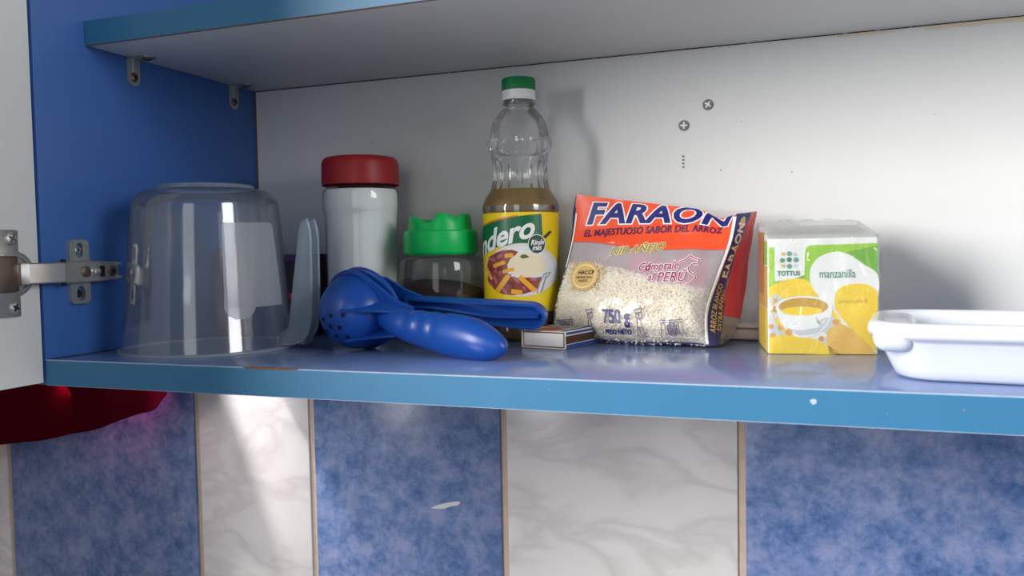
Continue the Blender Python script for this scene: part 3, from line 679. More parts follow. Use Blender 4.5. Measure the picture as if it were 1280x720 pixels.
for q in range(26):
    x, y = random.uniform(105, 300), random.uniform(300, 555)
    if ((x - 350) / 118) ** 2 + ((y - 380) / 84) ** 2 < 1 or ((x - 318) / 205) ** 2 + ((y - 412) / 150) ** 2 > 0.92: continue
    e = art_poly([(LA(max(84, px_)), py_) for px_, py_ in ell(x, y, random.uniform(10, 22), random.uniform(4, 9), 10, rot=random.uniform(0, PI))])
    (on if q % 2 else dk).append(e)
ld(on, 'lab_onion', 0.00050); ld(dk, 'lab_meat_dark', 0.00053); ld(fr, 'lab_fry', 0.00056)
ld(art_strokes([lp_([(490, 430), (455, 438), (425, 500), (410, 555)]), lp_([(495, 432), (462, 470), (440, 545)]), lp_([(470, 436), (450, 500), (432, 556)])], 7), 'lab_grey', 0.00050)
# name across the banner
nm = art_text('Tondero', 184, 0, 0, 0, 0.16, 5.0, 0.96, xs=0.98)
xs_ = [v.co.x for v in nm.vertices]; x_max = max(xs_)
for v in nm.vertices:
    u = LA(404) - (x_max - v.co.x); v.co = (u, 197 - (u - LA(404)) * 0.262 + 0.00012 * (u - LA(404)) ** 2 - v.co.y, 0)
ld(nm, 'ink_white', 0.0005, 14)
ld(art_poly(lp_(ell(413, 250, 54, 62, 36))), 'cap_white', 0.00058)
ld(art_poly(lp_(ell(413, 250, 49, 57, 36))), 'lab_dark', 0.00063)
ld(art_poly(lp_([(452, 205), (490, 168), (500, 166), (504, 176), (466, 216)])), 'lab_dark', 0.00063)
for body, yy, xx in (('Rinde', 256, 375), ('más', 288, 384)):
    me = art_text(body, 46, 0, 0, 0, 0.3, 1.2, 1.0, xs=0.82)
    for v in me.vertices: v.co = (LA(xx) + v.co.x, yy - v.co.y - v.co.x * 0.06, 0)
    ld(me, 'ink_white', 0.0007, 14)
ld(art_strokes([[(LA(552) + 12, y), (LA(552) + 12, y + 9)] for y in range(285, 470, 14)], 10), 'lab_dark', 0.0003)

# ------------------------------------------------------------------ lemon squeezer
sc = Vector((0.2335, 0.1240, 0.0349)); U = Vector((0.960, -0.2525, -0.119)).normalized()
Wn = Vector((0.291, 0.893, 0.34)); Wn = (Wn - U * Wn.dot(U)).normalized(); V = Wn.cross(U).normalized()
sq = root('lemon_squeezer', 'blue plastic lemon squeezer lying half open on the shelf', 'lemon squeezer', (sc.x, sc.y, 0))
MS = frame_M(sc, U, V, Wn)
dome = [(0.0342 * math.cos(a), -0.0342 * math.sin(a)) for a in [PI / 2 * (1 - k / 14) for k in range(15)]]
dome[0] = (0.0002, -0.0342)
prof = dome + [(0.0372, 0.0002), (0.0379, 0.0012), (0.0379, 0.0045), (0.0372, 0.0055), (0.0330, 0.0055), (0.0318, 0.004)] + [(0.0315 * math.cos(a), -0.0315 * math.sin(a)) for a in [PI / 2 * k / 10 for k in range(11)]]
bowl = lathe('bowl', prof, 'blue_plastic', sq, 64, M=MS, label='perforated bowl')
hl = []
for a, th in ((0.0, 0.0), (0, 0.30), (1.2, 0.30), (2.4, 0.30), (3.6, 0.30), (4.9, 0.30), (0.6, 0.52), (5.6, 0.55)):
    d = Vector((math.sin(th) * math.cos(a), math.sin(th) * math.sin(a), -math.cos(th)))
    lathe('drain_hole', [(0.0022, 0.0344), (0.0015, 0.03445), (0.0001, 0.0345)], 'hole_dark', bowl, 12, M=frame_M(sc, *(lambda n: (n.orthogonal().normalized(), n.cross(n.orthogonal().normalized()), n))((MS.to_3x3() @ d).normalized())))
# lower handle, swept with finger grooves
bm = bmesh.new(); rings = []
hp = [(0.030, 0.010, 0.0075, 0.000), (0.040, 0.0115, 0.0095, -0.003), (0.052, 0.0128, 0.0118, -0.005), (0.066, 0.0140, 0.0138, -0.0065), (0.080, 0.0152, 0.0146, -0.007), (0.094, 0.0165, 0.0150, -0.0075), (0.108, 0.0176, 0.0160, -0.008), (0.122, 0.0183, 0.0168, -0.008), (0.135, 0.0180, 0.0168, -0.008), (0.148, 0.0158, 0.0150, -0.009), (0.160, 0.0118, 0.0112, -0.010), (0.168, 0.0072, 0.0070, -0.0105), (0.172, 0.0020, 0.002, -0.011)]
for (u, rv, rw, w0) in smooth_prof(hp, 4):
    ring = []
    for k in range(28):
        a = 2 * PI * k / 28; cv, cw = math.cos(a), math.sin(a)
        g = 0.0
        for gu in (0.071, 0.088, 0.104): g += math.exp(-((u - gu) / 0.0042) ** 2)
        lowfront = max(0, -cv * 0.8 - cw * 0.6)
        k_ = 1 - 0.15 * g * lowfront
        ring.append(MS @ Vector((u, rv * k_ * cv, w0 + rw * k_ * cw)))
    rings.append(ring)
bm_loft(bm, rings); from_bm('handle', bm, 'blue_plastic', sq, True, label='grooved grip handle', sharp=60)
# ribs tying bowl and handle
for v0 in (0.0135, -0.0150):
    bm = bmesh.new(); rings = []
    for k in range(9):
        t = k / 8; u = 0.012 + 0.052 * t; w = -0.024 * (1 - t) ** 1.4 - 0.008
        rings.append([MS @ Vector((u, v0 * (1 - 0.25 * t) + s_ * 0.0010, w_)) for s_, w_ in ((-1, w), (1, w), (1, 0.001), (-1, 0.001))])
    bm_loft(bm, rings); from_bm('rib', bm, 'blue_plastic', sq, False)
# web between flange and handle
bm = bmesh.new(); rings = []
for u, hw in ((0.022, 0.031), (0.032, 0.0255), (0.042, 0.019), (0.052, 0.0150), (0.066, 0.0125)):
    rings.append([MS @ Vector((u, hw, 0.0008)), MS @ Vector((u, hw, 0.0046)), MS @ Vector((u, -hw, 0.0046)), MS @ Vector((u, -hw, 0.0008))])
bm_loft(bm, rings); from_bm('handle_web', bm, 'blue_plastic', sq, False)
# hinge loop at the far end
bm = bmesh.new(); rings = []
for k in range(25):
    a = -0.3 + (PI + 0.6) * k / 24; cu, cv = -0.038 - 0.017 * math.sin(a), 0.014 + 0.013 * math.cos(a)
    nu, nv = -math.sin(a), math.cos(a)
    rings.append([MS @ Vector((cu + nu * p, cv + nv * p, 0.006 + q)) for p, q in ((-0.0022, -0.005), (0.0022, -0.005), (0.0022, 0.005), (-0.0022, 0.005))])
bm_loft(bm, rings); from_bm('hinge_loop', bm, 'blue_plastic', sq, True, sharp=40)
# upper arm: open channel, swung back from the lower handle
hg = sc - U * 0.040 + Wn * 0.012
tip = Vector((0.3985, 0.156, 0.0285))
U2 = (tip - hg).normalized(); W2 = (CF * 0.92 + Vector((0, 0, 0.30))); W2 = (W2 - U2 * W2.dot(U2)).normalized(); V2 = W2.cross(U2).normalized()
if V2.z < 0: V2 = -V2
L2 = (tip - hg).length
M2 = frame_M(hg, U2, V2, W2)
def arm_outline(L0, L1, w0, w1, inset=0.0):
    w0, w1 = w0 - inset, w1 - inset; L0 += inset
    o = [(L0, w0), (L0 + 0.4 * (L1 - L0), w0 + 0.35 * (w1 - w0)), (L0 + 0.7 * (L1 - L0), w0 + 0.8 * (w1 - w0))]
    cx = L1 - w1 - inset
    o += [(cx + w1 * math.cos(a) * 1.25, w1 * math.sin(a)) for a in [PI / 2 - PI * k / 12 for k in range(13)]]
    o += [(x, -y) for x, y in reversed(o[:3])]
    return o
bm = bmesh.new()
oo = arm_outline(0.072, L2, 0.0082, 0.0116); ii = arm_outline(0.072, L2, 0.0082, 0.0116, 0.0022)
zb, zt = 0.0055, -0.0045
ring = lambda o, w: [M2 @ Vector((x, y, w)) for x, y in o]
bm_loft(bm, [ring(oo, zb), ring(oo, zt), ring(ii, zt), ring(ii, zb - 0.002)], cap0=True, cap1=True)
arm = from_bm('upper_arm', bm, 'blue_plastic', sq, True, label='open channelled pressing arm', sharp=35)
bm = bmesh.new(); rings = []
for k in range(15):
    t = k / 14; u = 0.074 + (L2 - 0.078) * t; yc = -0.001 + 0.0018 * math.sin(t * 7)
    rings.append([M2 @ Vector((u, yc - 0.0010, zb - 0.002)), M2 @ Vector((u, yc - 0.0008, zt + 0.001)), M2 @ Vector((u, yc + 0.0008, zt + 0.001)), M2 @ Vector((u, yc + 0.0010, zb - 0.002))])
bm_loft(bm, rings); from_bm('channel_rib', bm, 'blue_plastic', arm, True, sharp=35)
# flat neck from hinge to arm and the pressing disc
bm = bmesh.new(); rings = []
for u, hw, w in ((-0.004, 0.010, 0.004), (0.02, 0.024, 0.004), (0.05, 0.024, 0.003), (0.070, 0.014, 0.002), (0.085, 0.0088, 0.003)):
    rings.append([M2 @ Vector((u, hw, w)), M2 @ Vector((u, hw, w + 0.003)), M2 @ Vector((u, -hw, w + 0.003)), M2 @ Vector((u, -hw, w))])
bm_loft(bm, rings); from_bm('arm_neck', bm, 'blue_plastic', arm, False)
lathe('press_disc', [(0.0001, 0.0085), (0.0350, 0.0085), (0.0372, 0.0100), (0.0372, 0.0135), (0.0340, 0.0150), (0.0001, 0.0150)], 'blue_plastic', arm, 56, M=MS @ Matrix.Rotation(math.radians(-5), 4, 'Y') @ Matrix.Translation((0.002, 0.0, 0.0)))

# ------------------------------------------------------------------ matchbox
mv = Vector((0.4190, 0.1534, 0)); ma_ = math.atan2(0.1641 - 0.1534, 0.3751 - 0.4190)
mx_ = Vector((math.cos(ma_), math.sin(ma_), 0)); my_ = Vector((0.24, 0.971, 0)); my_ = (my_ - mx_ * my_.dot(mx_)).normalized()
mb = root('matchbox', 'small matchbox lying flat on the shelf before the rice bag', 'matchbox', mv)
MM = frame_M(mv, -mx_, my_, Vector((0, 0, 1)))      # x to the right, origin at the near right corner; body at x<0
w_, l_, h_ = 0.0450, 0.0610, 0.0158
bm = bmesh.new(); tk = 0.0009
oo = rrect(-w_, 0.0004, 0, h_, 0.0014, 3); ii = rrect(-w_ + tk, 0.0004 + tk, -tk, h_ - tk, 0.0010, 3)
R3 = lambda o, y: [MM @ Vector((x, y, z)) for x, z in o]
bm_loft(bm, [R3(oo, 0), R3(oo, l_), R3(ii, l_), R3(ii, 0), R3(oo, 0)], cap0=False, cap1=False)
slv = from_bm('sleeve', bm, 'cardboard_cream', mb, True, label='cream card sleeve', sharp=30)
box('drawer', (-w_ + 0.0022, 0.0006, 0.0022), (-0.0026, l_ - 0.0006, h_ - 0.0020), 'cardboard_white', mb, 0.0005, M=MM, label='white sliding tray')
def mside(y, z, o): return MM @ Vector((0.0 + o, y, z))
def mtop(x, y, o): return MM @ Vector((x, y, h_ + o))
K = 1000
rc_ = lambda x0, y0, x1, y1: art_poly([(x0 * K, y0 * K), (x1 * K, y0 * K), (x1 * K, y1 * K), (x0 * K, y1 * K)])
ms_ = lambda a, b, o: mside(a / K, b / K, o)
mt_ = lambda a, b, o: mtop(a / K, b / K, o)
decal('striker', rc_(0.0004, 0.0048, l_ - 0.0006, 0.0118), ms_, 'striker', slv, 0.0002, label='brown striking strip')
decal('printed_band', rc_(0.0012, 0.0010, l_ - 0.0018, 0.0042), ms_, 'print_blue', slv, 0.0002)
decal('printed_band', rc_(0.0012, 0.0128, l_ - 0.0018, h_ - 0.0008), ms_, 'print_blue', slv, 0.0002)
decal('printed_band', rc_(-0.0065, 0.0015, -0.0012, l_ - 0.001), mt_, 'print_blue', slv, 0.0002)
decal('printed_band', rc_(-0.0085, 0.0015, -0.0072, l_ - 0.001), mt_, 'ink_white', slv, 0.0002)
decal('printed_panel', rc_(-0.0440, 0.0015, -0.0095, l_ - 0.001), mt_, 'print_grey', slv, 0.0002)
decal('printed_panel', art_poly([(-36, 4), (-16, 3), (-11, 20), (-24, 27), (-38, 18)]), mt_, 'print_red', slv, 0.0004)
decal('printed_panel', art_poly([(-40, 30), (-18, 28), (-14, 34), (-39, 36)]), mt_, 'grey_mark', slv, 0.0004)

# ------------------------------------------------------------------ rice bag
bagL = [(0.3877, 0.215, 0.0018), (0.3900, 0.222, 0.0365), (0.3976, 0.230, 0.0688), (0.4037, 0.238, 0.1029), (0.4059, 0.245, 0.1382)]
bagR = [(0.5354, 0.188, 0.0018), (0.5344, 0.193, 0.0295), (0.5422, 0.203, 0.0578), (0.5519, 0.215, 0.0886), (0.5560, 0.225, 0.1144)]
bagG = [(0.5435, 0.195, 0.0016), (0.5455, 0.208, 0.0249), (0.5484, 0.222, 0.0570), (0.5578, 0.234, 0.0884), (0.5669, 0.242, 0.1160)]
bagB = [(0.5480, 0.228, 0.0025), (0.5560, 0.252, 0.0189), (0.5590, 0.258, 0.0369), (0.5650, 0.264, 0.0846), (0.5703, 0.266, 0.1177)]
bagGL = [(0.3960, 0.252, 0.0025), (0.3950, 0.255, 0.0343), (0.3955, 0.260, 0.0681), (0.3975, 0.262, 0.0980), (0.4000, 0.262, 0.1260)]
def crv(pts, t):
    n = len(pts) - 1; x = max(0, min(0.99999, t)) * n; i = int(x); u = x - i
    p0 = Vector(pts[max(0, i - 1)]); p1 = Vector(pts[i]); p2 = Vector(pts[i + 1]); p3 = Vector(pts[min(n, i + 2)])
    return 0.5 * (2 * p1 + (p2 - p0) * u + (2 * p0 - 5 * p1 + 4 * p2 - p3) * u * u + (-p0 + 3 * p1 - 3 * p2 + p3) * u ** 3)
bag_n = Vector((0.15, -0.98, 0.10)).normalized()
def bprof(t):
    pts_ = [(-0.05, 0), (0, 0.0), (0.06, 0.42), (0.15, 0.82), (0.3, 1.0), (0.45, 0.86), (0.6, 0.55), (0.8, 0.22), (1.0, 0.05), (1.1, 0)]
    for (a, h0), (b, h1) in zip(pts_[:-1], pts_[1:]):
        if a <= t <= b: u = (t - a) / (b - a); return h0 + (h1 - h0) * u * u * (3 - 2 * u)
    return 0
def bagF(s, t, off=0.0, wr=1.0):
    p = crv(bagL, t).lerp(crv(bagR, t), s)
    b = 0.017 * bprof(t) * max(0.0, math.sin(PI * max(0.0, min(1.0, s)))) ** 0.55
    wr_ = wr * (0.0016 * noise.noise(Vector((s * 5, t * 4, 3.1))) + 0.0007 * noise.noise(Vector((s * 14, t * 9, 7.7)))) * (0.4 + 0.6 * math.sin(PI * max(0, min(1, s))))
    edge = 0.0060 * math.exp(-((s - 0.90) / 0.07) ** 2) * max(0, t) ** 5
    tuck = 0.0015 * math.sin(s * 9) * max(0, 1 - t * 8) 
    return p + bag_n * (b + wr_ + off) + Vector((0, 0, -edge + tuck * 0.6 + 0.0006))
bag = root('rice_bag', 'clear and orange bag of white rice leaning behind the matchbox', 'bag', (0.462, 0.23, 0))
def grid_mesh(name, fn, ns, nt_, mat, parent, t0=0.0, t1=1.0, s0=0.0, s1=1.0, label=None):
    vs = [fn(s0 + (s1 - s0) * i / ns, t0 + (t1 - t0) * j / nt_) for j in range(nt_ + 1) for i in range(ns + 1)]
    fs = [(j * (ns + 1) + i, j * (ns + 1) + i + 1, (j + 1) * (ns + 1) + i + 1, (j + 1) * (ns + 1) + i) for j in range(nt_) for i in range(ns)]
    me = bpy.data.meshes.new(name); me.from_pydata(vs, [], fs); return link(name, me, mat, parent, True, label, sharp=None)
front = grid_mesh('front_film', bagF, 56, 44, 'bag_film', bag, label='clear glossy film of the bag front')
def side_fn(A, B, bulge):
    def fn(s, t):
        p = crv(A, t).lerp(crv(B, t), s); w = 0.0012 * noise.noise(Vector((s * 3, t * 8, 1.3)))
        return p + Vector((bulge * math.sin(PI * s) + w, w, 0.0006))
    return fn
gus = grid_mesh('side_gusset', side_fn(bagR, bagG, 0.001), 8, 30, 'ink_navy_gusset', bag, label='navy side gusset')
grid_mesh('side_panel', side_fn(bagG, bagB, 0.0), 10, 30, 'bag_red', bag, t0=0.26, label='red side panel')
grid_mesh('side_panel', side_fn(bagG, bagB, 0.0), 10, 10, 'bag_film', bag, t1=0.26, label='clear foot of the side panel')
grid_mesh('side_gusset', side_fn(bagL, bagGL, -0.002), 8, 30, 'ink_navy_gusset', bag)
def backfn(s, t):
    p = crv(bagGL, t).lerp(crv(bagB, t), s); return p + Vector((0, 0.006 * math.sin(PI * s) * (1 - t), 0.0006))
bk = grid_mesh('back_film', backfn, 20, 20, 'bag_lining', bag, label='pale pink back of the bag')
def bmap2(s, t, off): p = backfn(s, t); return p + Vector((0, -0.0012 - off, 0))
for s0, s1, t0, t1 in ((0.33, 0.52, 0.40, 0.80), (0.60, 0.78, 0.44, 0.80)):
    decal('inside_print', art_poly([(s0, t0), (s1, t0), (s1, t1), (s0, t1)]), bmap2, 'bag_pink', bk, 0.0003, 0.06)
ln = [[(0.14, 0.50 + 0.032 * k), (0.30, 0.50 + 0.032 * k)] for k in range(8)]
decal('inside_print', art_strokes(ln, 0.010), bmap2, 'bag_faint', bk, 0.0003, 0.06)
for body, y in (('20 04 2024', 0.70), ('LOT 022', 0.58)):
    decal('inside_print', art_text(body, 0.085, 0.97, y, 0, 0, 0.0, 1.1, 'LEFT', 0.5, True), bmap2, 'bag_faint', bk, 0.0004, 0.05)
# art on the front, drawn in picture-like units: corners of the panel
TLc, TRc, BRc, BLc = (255, 75), (880, 150), (775, 668), (150, 610)
def st(x, y):
    s, t = 0.5, 0.5
    for _ in range(8):
        px_ = (BLc[0] * (1 - s) + BRc[0] * s) * (1 - t) + (TLc[0] * (1 - s) + TRc[0] * s) * t; py_ = (BLc[1] * (1 - s) + BRc[1] * s) * (1 - t) + (TLc[1] * (1 - s) + TRc[1] * s) * t
        ax = (BRc[0] - BLc[0]) * (1 - t) + (TRc[0] - TLc[0]) * t; ay = (BRc[1] - BLc[1]) * (1 - t) + (TRc[1] - TLc[1]) * t
        bx = (TLc[0] * (1 - s) + TRc[0] * s) - (BLc[0] * (1 - s) + BRc[0] * s); by = (TLc[1] * (1 - s) + TRc[1] * s) - (BLc[1] * (1 - s) + BRc[1] * s)
        dt = ax * by - ay * bx; ex, ey = x - px_, y - py_
        s += (ex * by - ey * bx) / dt; t += (ax * ey - ay * ex) / dt
    return s, t
def fm(x, y, off): s, t = st(x, y); return bagF(s, t, off)
def fd(art, mat, off, maxlen=22, name='printed_lettering', label=None): return decal(name, art, fm, mat, front, off, maxlen, label)
def flip(me, x, y, slope=0.0):
    for v in me.vertices: v.co = (x + v.co.x, y - v.co.y + slope * v.co.x, 0)
    return me
# orange band (drawn in panel coordinates)
bt_pts = [(0.0, 0.675), (0.15, 0.682), (0.35, 0.668), (0.5, 0.660), (0.65, 0.668), (0.8, 0.688), (1.0, 0.705)]
bt_s = smooth_prof(bt_pts, 5)
decal('orange_band', art_poly([(x, y) for x, y in bt_s] + [(1.0, 0.999), (0.75, 0.999), (0.5, 0.999), (0.25, 0.999), (0.0, 0.999)]), lambda s, t, o: bagF(s, t, o), 'ink_orange', front, 0.0003, 0.045, label='orange printed band')
decal('printed_border', art_poly([(0.982, 0.02), (1.0, 0.02), (1.0, 0.97), (0.982, 0.97)]), lambda s, t, o: bagF(s, t, o), 'ink_white', front, 0.0006, 0.04)
decal('printed_border', art_poly([(0.0, 0.50), (0.010, 0.50), (0.010, 0.86), (0.0, 0.86)]), lambda s, t, o: bagF(s, t, o), 'ink_white', front, 0.0006, 0.04)
decal('bottom_seal', art_poly([(0.30, 0.0), (0.97, 0.0), (0.97, 0.018), (0.30, 0.018)]), lambda s, t, o: bagF(s, t, o), 'ink_navy', front, 0.0005, 0.03)
def two(body, size, x, y, slope, shear, bold, outline, sp, xs, m1, m2, off=0.0006):
    if outline: fd(flip(art_text(body, size, 0, 0, 0, shear, bold + outline, sp, 'LEFT', xs), x, y, slope), m2, off)
    fd(flip(art_text(body, size, 0, 0, 0, shear, bold, sp, 'LEFT', xs), x, y, slope), m1, off + 0.00025)
two('FARAON', 100, 284, 186, 0.030, 0.34, 3.6, 4.2, 1.05, 1.36, 'ink_navy', 'ink_white')
two('EL MAJESTUOSO SABOR DEL ARROZ', 34, 274, 232, 0.0, 0.22, 0.9, 0, 1.04, 0.945, 'ink_plum', None)
two('NIR AÑEJO', 36, 392, 308, -0.06, 0.3, 0.8, 2.2, 1.05, 1.16, 'ink_olive', 'ink_pale_gold')
two('Cómprale', 42, 514, 372, -0.03, 0.2, 0.5, 2.4, 1.0, 0.92, 'ink_magenta', 'ink_white')
two('al', 42, 556, 410, -0.03, 0.2, 0.5, 2.4, 1.0, 0.92, 'ink_magenta', 'ink_white')
two('PERÚ', 52, 592, 415, 0.0, 0.2, 0.3, 2.4, 1.0, 0.92, 'ink_magenta', 'ink_white')
peru = [[(668, 345), (690, 338), (708, 322), (722, 330), (746, 338), (742, 352), (722, 352), (708, 366), (716, 382), (736, 392), (742, 404), (730, 414), (718, 426), (706, 426)]]
fd(art_strokes(peru, 9), 'ink_white', 0.0006); fd(art_strokes(peru, 4), 'ink_magenta', 0.0009)
# gold seal
star = []
for k in range(44):
    a = 2 * PI * k / 44; r = 60 if k % 2 else 53; star.append((295 + r * 1.06 * math.cos(a), 383 + r * math.sin(a)))
fd(art_poly(star), 'ink_gold', 0.0006, name='gold_seal', label='round gold seal')
fd(art_poly(ell(295, 383, 50, 47)), 'ink_pale_gold', 0.0008, name='gold_seal'); fd(art_poly(ell(295, 383, 44, 41)), 'ink_gold', 0.0010, name='gold_seal')
grass = []
for k in range(60):
    x = random.choice([random.uniform(235, 262), random.uniform(338, 376), random.uniform(240, 330)]); y = random.uniform(325, 440) if x > 335 or x < 262 else random.uniform(425, 440)
    a = random.uniform(0, PI); grass.append([(x, y), (x + 16 * math.cos(a), y - 12 * math.sin(a))])
fd(art_strokes(grass, 4), 'ink_gold', 0.0005)
two('HACCP', 21, 267, 375, 0.02, 0, 0.7, 0, 1.0, 1.0, 'ink_brown', None, 0.0010)
two('CERTIFICADO', 12, 259, 391, 0.02, 0, 0.3, 0, 1.0, 0.94, 'ink_brown', None, 0.0010)
two('DIGESA', 13, 272, 405, 0.02, 0, 0.3, 0, 1.0, 0.94, 'ink_brown', None, 0.0010)
two('750 g', 62, 384, 556, 0.05, 0, 1.8, 0, 1.0, 0.80, 'ink_navy', None)
two('PESO NETO', 23, 388, 594, 0.05, 0, 0.9, 0, 1.0, 0.88, 'ink_navy', None)
# little line drawings along the bottom
fig = []
def pot(x, y, k=1.0):
    g = [[(x - 45 * k, y - 40 * k), (x + 45 * k, y - 40 * k)], [(x - 45 * k, y - 33 * k), (x + 45 * k, y - 33 * k)], [(x - 40 * k, y - 33 * k), (x - 42 * k, y), (x - 50 * k, y + 20 * k)], [(x - 28 * k, y - 33 * k), (x - 24 * k, y - 8 * k), (x - 30 * k, y + 20 * k)],
         [(x + 40 * k, y - 33 * k), (x + 42 * k, y), (x + 52 * k, y + 20 * k)], [(x + 28 * k, y - 33 * k), (x + 24 * k, y - 8 * k), (x + 32 * k, y + 20 * k)], [(x - 38 * k, y - 48 * k), (x - 30 * k, y - 40 * k)], [(x + 38 * k, y - 50 * k), (x + 30 * k, y - 40 * k)]]
    g.append(ell(x, y - 8 * k, 18 * k, 24 * k, 14) + [ell(x, y - 8 * k, 18 * k, 24 * k, 14)[0]])
    for q in range(-2, 3):
        g.append([(x + q * 7 * k - 8 * k, y - 26 * k), (x + q * 7 * k + 8 * k, y + 10 * k)]); g.append([(x + q * 7 * k + 8 * k, y - 26 * k), (x + q * 7 * k - 8 * k, y + 10 * k)])
    return g
def carrier(x, y, k=1.0):
    return [[(x - 14 * k, y - 62 * k), (x + 16 * k, y - 66 * k), (x + 12 * k, y - 54 * k), (x - 8 * k, y - 51 * k), (x - 14 * k, y - 62 * k)], ell(x - 2 * k, y - 42 * k, 6 * k, 7 * k, 10) + [(x + 4 * k, y - 42 * k)],
            [(x - 4 * k, y - 35 * k), (x - 8 * k, y - 10 * k), (x - 12 * k, y + 22 * k)], [(x + 4 * k, y - 34 * k), (x + 9 * k, y - 8 * k), (x + 18 * k, y + 22 * k)], [(x - 12 * k, y + 22 * k), (x + 20 * k, y + 22 * k)], [(x - 6 * k, y - 8 * k), (x + 8 * k, y - 10 * k)],
            [(x + 4 * k, y - 32 * k), (x + 16 * k, y - 40 * k), (x + 12 * k, y - 56 * k)], [(x - 2 * k, y - 6 * k), (x + 3 * k, y + 20 * k)]]
fig += pot(216, 572, 0.85) + pot(655, 600, 1.0) + carrier(328, 572, 0.95) + carrier(530, 588, 1.1)
for k in range(26):
    x = 500 + k * 9.5; y = 606 + k * 1.2 + random.uniform(-3, 3); fig.append([(x, y), (x + 7, y + random.uniform(-3, 3))])
fd(art_strokes(fig, 2.6), 'ink_line', 0.0005)
# gusset lettering (drawn along the strip: x up the strip, y across)
def gm(x, y, off):
    s, t = 1 - y, x; p = side_fn(bagR, bagG, 0.001)(max(0, min(1, s)), t); return p + Vector((0.55, -0.83, 0)) * off
def gtext(body, size, t0, s0, mat, bold, off, xs=1.0):
    me = art_text(body, size, 0, 0, 0, 0.15, bold, 1.0, 'LEFT', xs)
    for v in me.vertices: v.co = (t0 + v.co.x * 0.135, s0 + v.co.y, 0)
    decal('printed_lettering', me, gm, mat, gus, off, 0.03)
gtext('FARAON', 0.85, 0.50, 0.20, 'ink_pale_gold', 0.03, 0.0004, 0.86); gtext('FARAON', 0.85, 0.50, 0.20, 'ink_white', 0.0, 0.0007, 0.86)
gtext('ARROZ BLANCO', 0.42, 0.12, 0.55, 'ink_gold', 0.008, 0.0005, 0.80); gtext('EXTRA AÑEJO', 0.42, 0.14, 0.12, 'ink_gold', 0.008, 0.0005, 0.80)
decal('gold_flourish', art_poly(ell(0.90, 0.5, 0.055, 0.26, 16)), gm, 'ink_gold', gus, 0.0004, 0.03)
# rice inside
def fill_t(s): return 0.475 - 0.02 * s + 0.035 * math.sin(s * 5.2 + 0.6) - 0.05 * max(0, s - 0.62) * 2.0
def ricefn(s, t):
    tt = t * fill_t(s); p = bagF(s, max(tt, 0.015), -0.0035); return p + bag_n * 0.0012 * noise.noise(Vector((s * 30, tt * 26, 0)))
ft_ = [(0.015 + 0.965 * k / 30, fill_t(0.015 + 0.965 * k / 30) + 0.006 * math.sin(k * 2.3)) for k in range(31)]
decal('milky_window', art_poly(ft_ + [(x, y - 0.004) for x, y in reversed(bt_s) if 0.01 < x < 0.985]), lambda s, t, o: bagF(s, t, o), 'milky_film', front, -0.0005, 0.045, label='milky pink window above the rice')
rice = grid_mesh('rice', ricefn, 60, 36, 'rice', bag, s0=0.012, s1=0.985, label='mass of white rice')
def ricetop(s, t):
    a = ricefn(s, 1.0); b = backfn(s, fill_t(s) * 0.9) + Vector((0, -0.002, 0)); p = a.lerp(b, t); p.z += 0.004 * math.sin(PI * t); return p
grid_mesh('rice_top', ricetop, 40, 8, 'rice', bag, s0=0.012, s1=0.985)
gv, gf = [], []
def grain(c, d, up, L, r):
    side = d.cross(up).normalized(); up = side.cross(d).normalized(); b = len(gv)
    gv.append(c - d * L / 2)
    for q in (-0.22, 0.25):
        for k in range(4): a = PI / 2 * k; gv.append(c + d * L * q + side * r * math.cos(a) + up * r * math.sin(a))
    gv.append(c + d * L / 2)
    for k in range(4):
        k2 = (k + 1) % 4; gf.append((b, b + 1 + k2, b + 1 + k)); gf.append((b + 1 + k, b + 1 + k2, b + 5 + k2, b + 5 + k)); gf.append((b + 5 + k, b + 5 + k2, b + 9))
for k in range(4200):
    s = random.uniform(0.02, 0.98); ft = fill_t(s); t = random.uniform(0.03, 1.06) * ft
    p = bagF(s, t, -0.0026 - random.random() * 0.0014)
    d = Vector((random.gauss(0, 1), random.gauss(0, 0.3), random.gauss(0, 0.8))).normalized()
    if abs(d.dot(bag_n)) > 0.95: continue
    grain(p, d, bag_n, random.uniform(0.0056, 0.0076), random.uniform(0.0009, 0.0011))
me = bpy.data.meshes.new('rice_grains'); me.from_pydata(gv, [], gf)
rg = link('rice_grains', me, 'rice_grain', bag, True, 'loose long white rice grains', sharp=None); rg['kind'] = 'stuff'

# ------------------------------------------------------------------ pale lid lying behind the bag
wl = root('plastic_lid', 'thin off-white plastic lid lying behind the rice bag and tea box', 'lid', (0.548, 0.272, 0), math.radians(-11))
box('lid_plate', (-0.058, -0.013, 0.0003), (0.050, 0.013, 0.0105), 'lid_white', wl, 0.0025, 3, local=True)
box('lid_rim', (-0.059, -0.0138, 0.0112), (0.051, 0.0134, 0.0142), 'lid_white', wl, 0.0012, 2, local=True)

# ------------------------------------------------------------------ tea box in cellophane
tb = root('tea_box', 'yellow and green tea carton wrapped in shiny clear film', 'box', (0.5849, 0.1619, 0), math.atan2(0.1439833, 0.98958))
TW, TH, TD = 0.0820, 0.0915, 0.080
MT = WM[tb.name]
bm = bmesh.new()
vs = [bm.verts.new(p) for p in ((0, 0, 0.0004), (TW, 0, 0.0004), (TW, TD, 0.0004), (0, TD, 0.0004), (0, 0, TH), (TW, 0, TH), (TW, TD, TH + 0.012), (0, TD, TH + 0.012))]
for f in ((0, 1, 5, 4), (1, 2, 6, 5), (2, 3, 7, 6), (3, 0, 4, 7), (4, 5, 6, 7), (3, 2, 1, 0)): bm.faces.new([vs[k] for k in f])
bmesh.ops.bevel(bm, geom=bm.edges[:], offset=0.0006, segments=2, affect='EDGES')
crt = from_bm('carton', bm, 'tea_white', tb, local=True, label='printed carton')
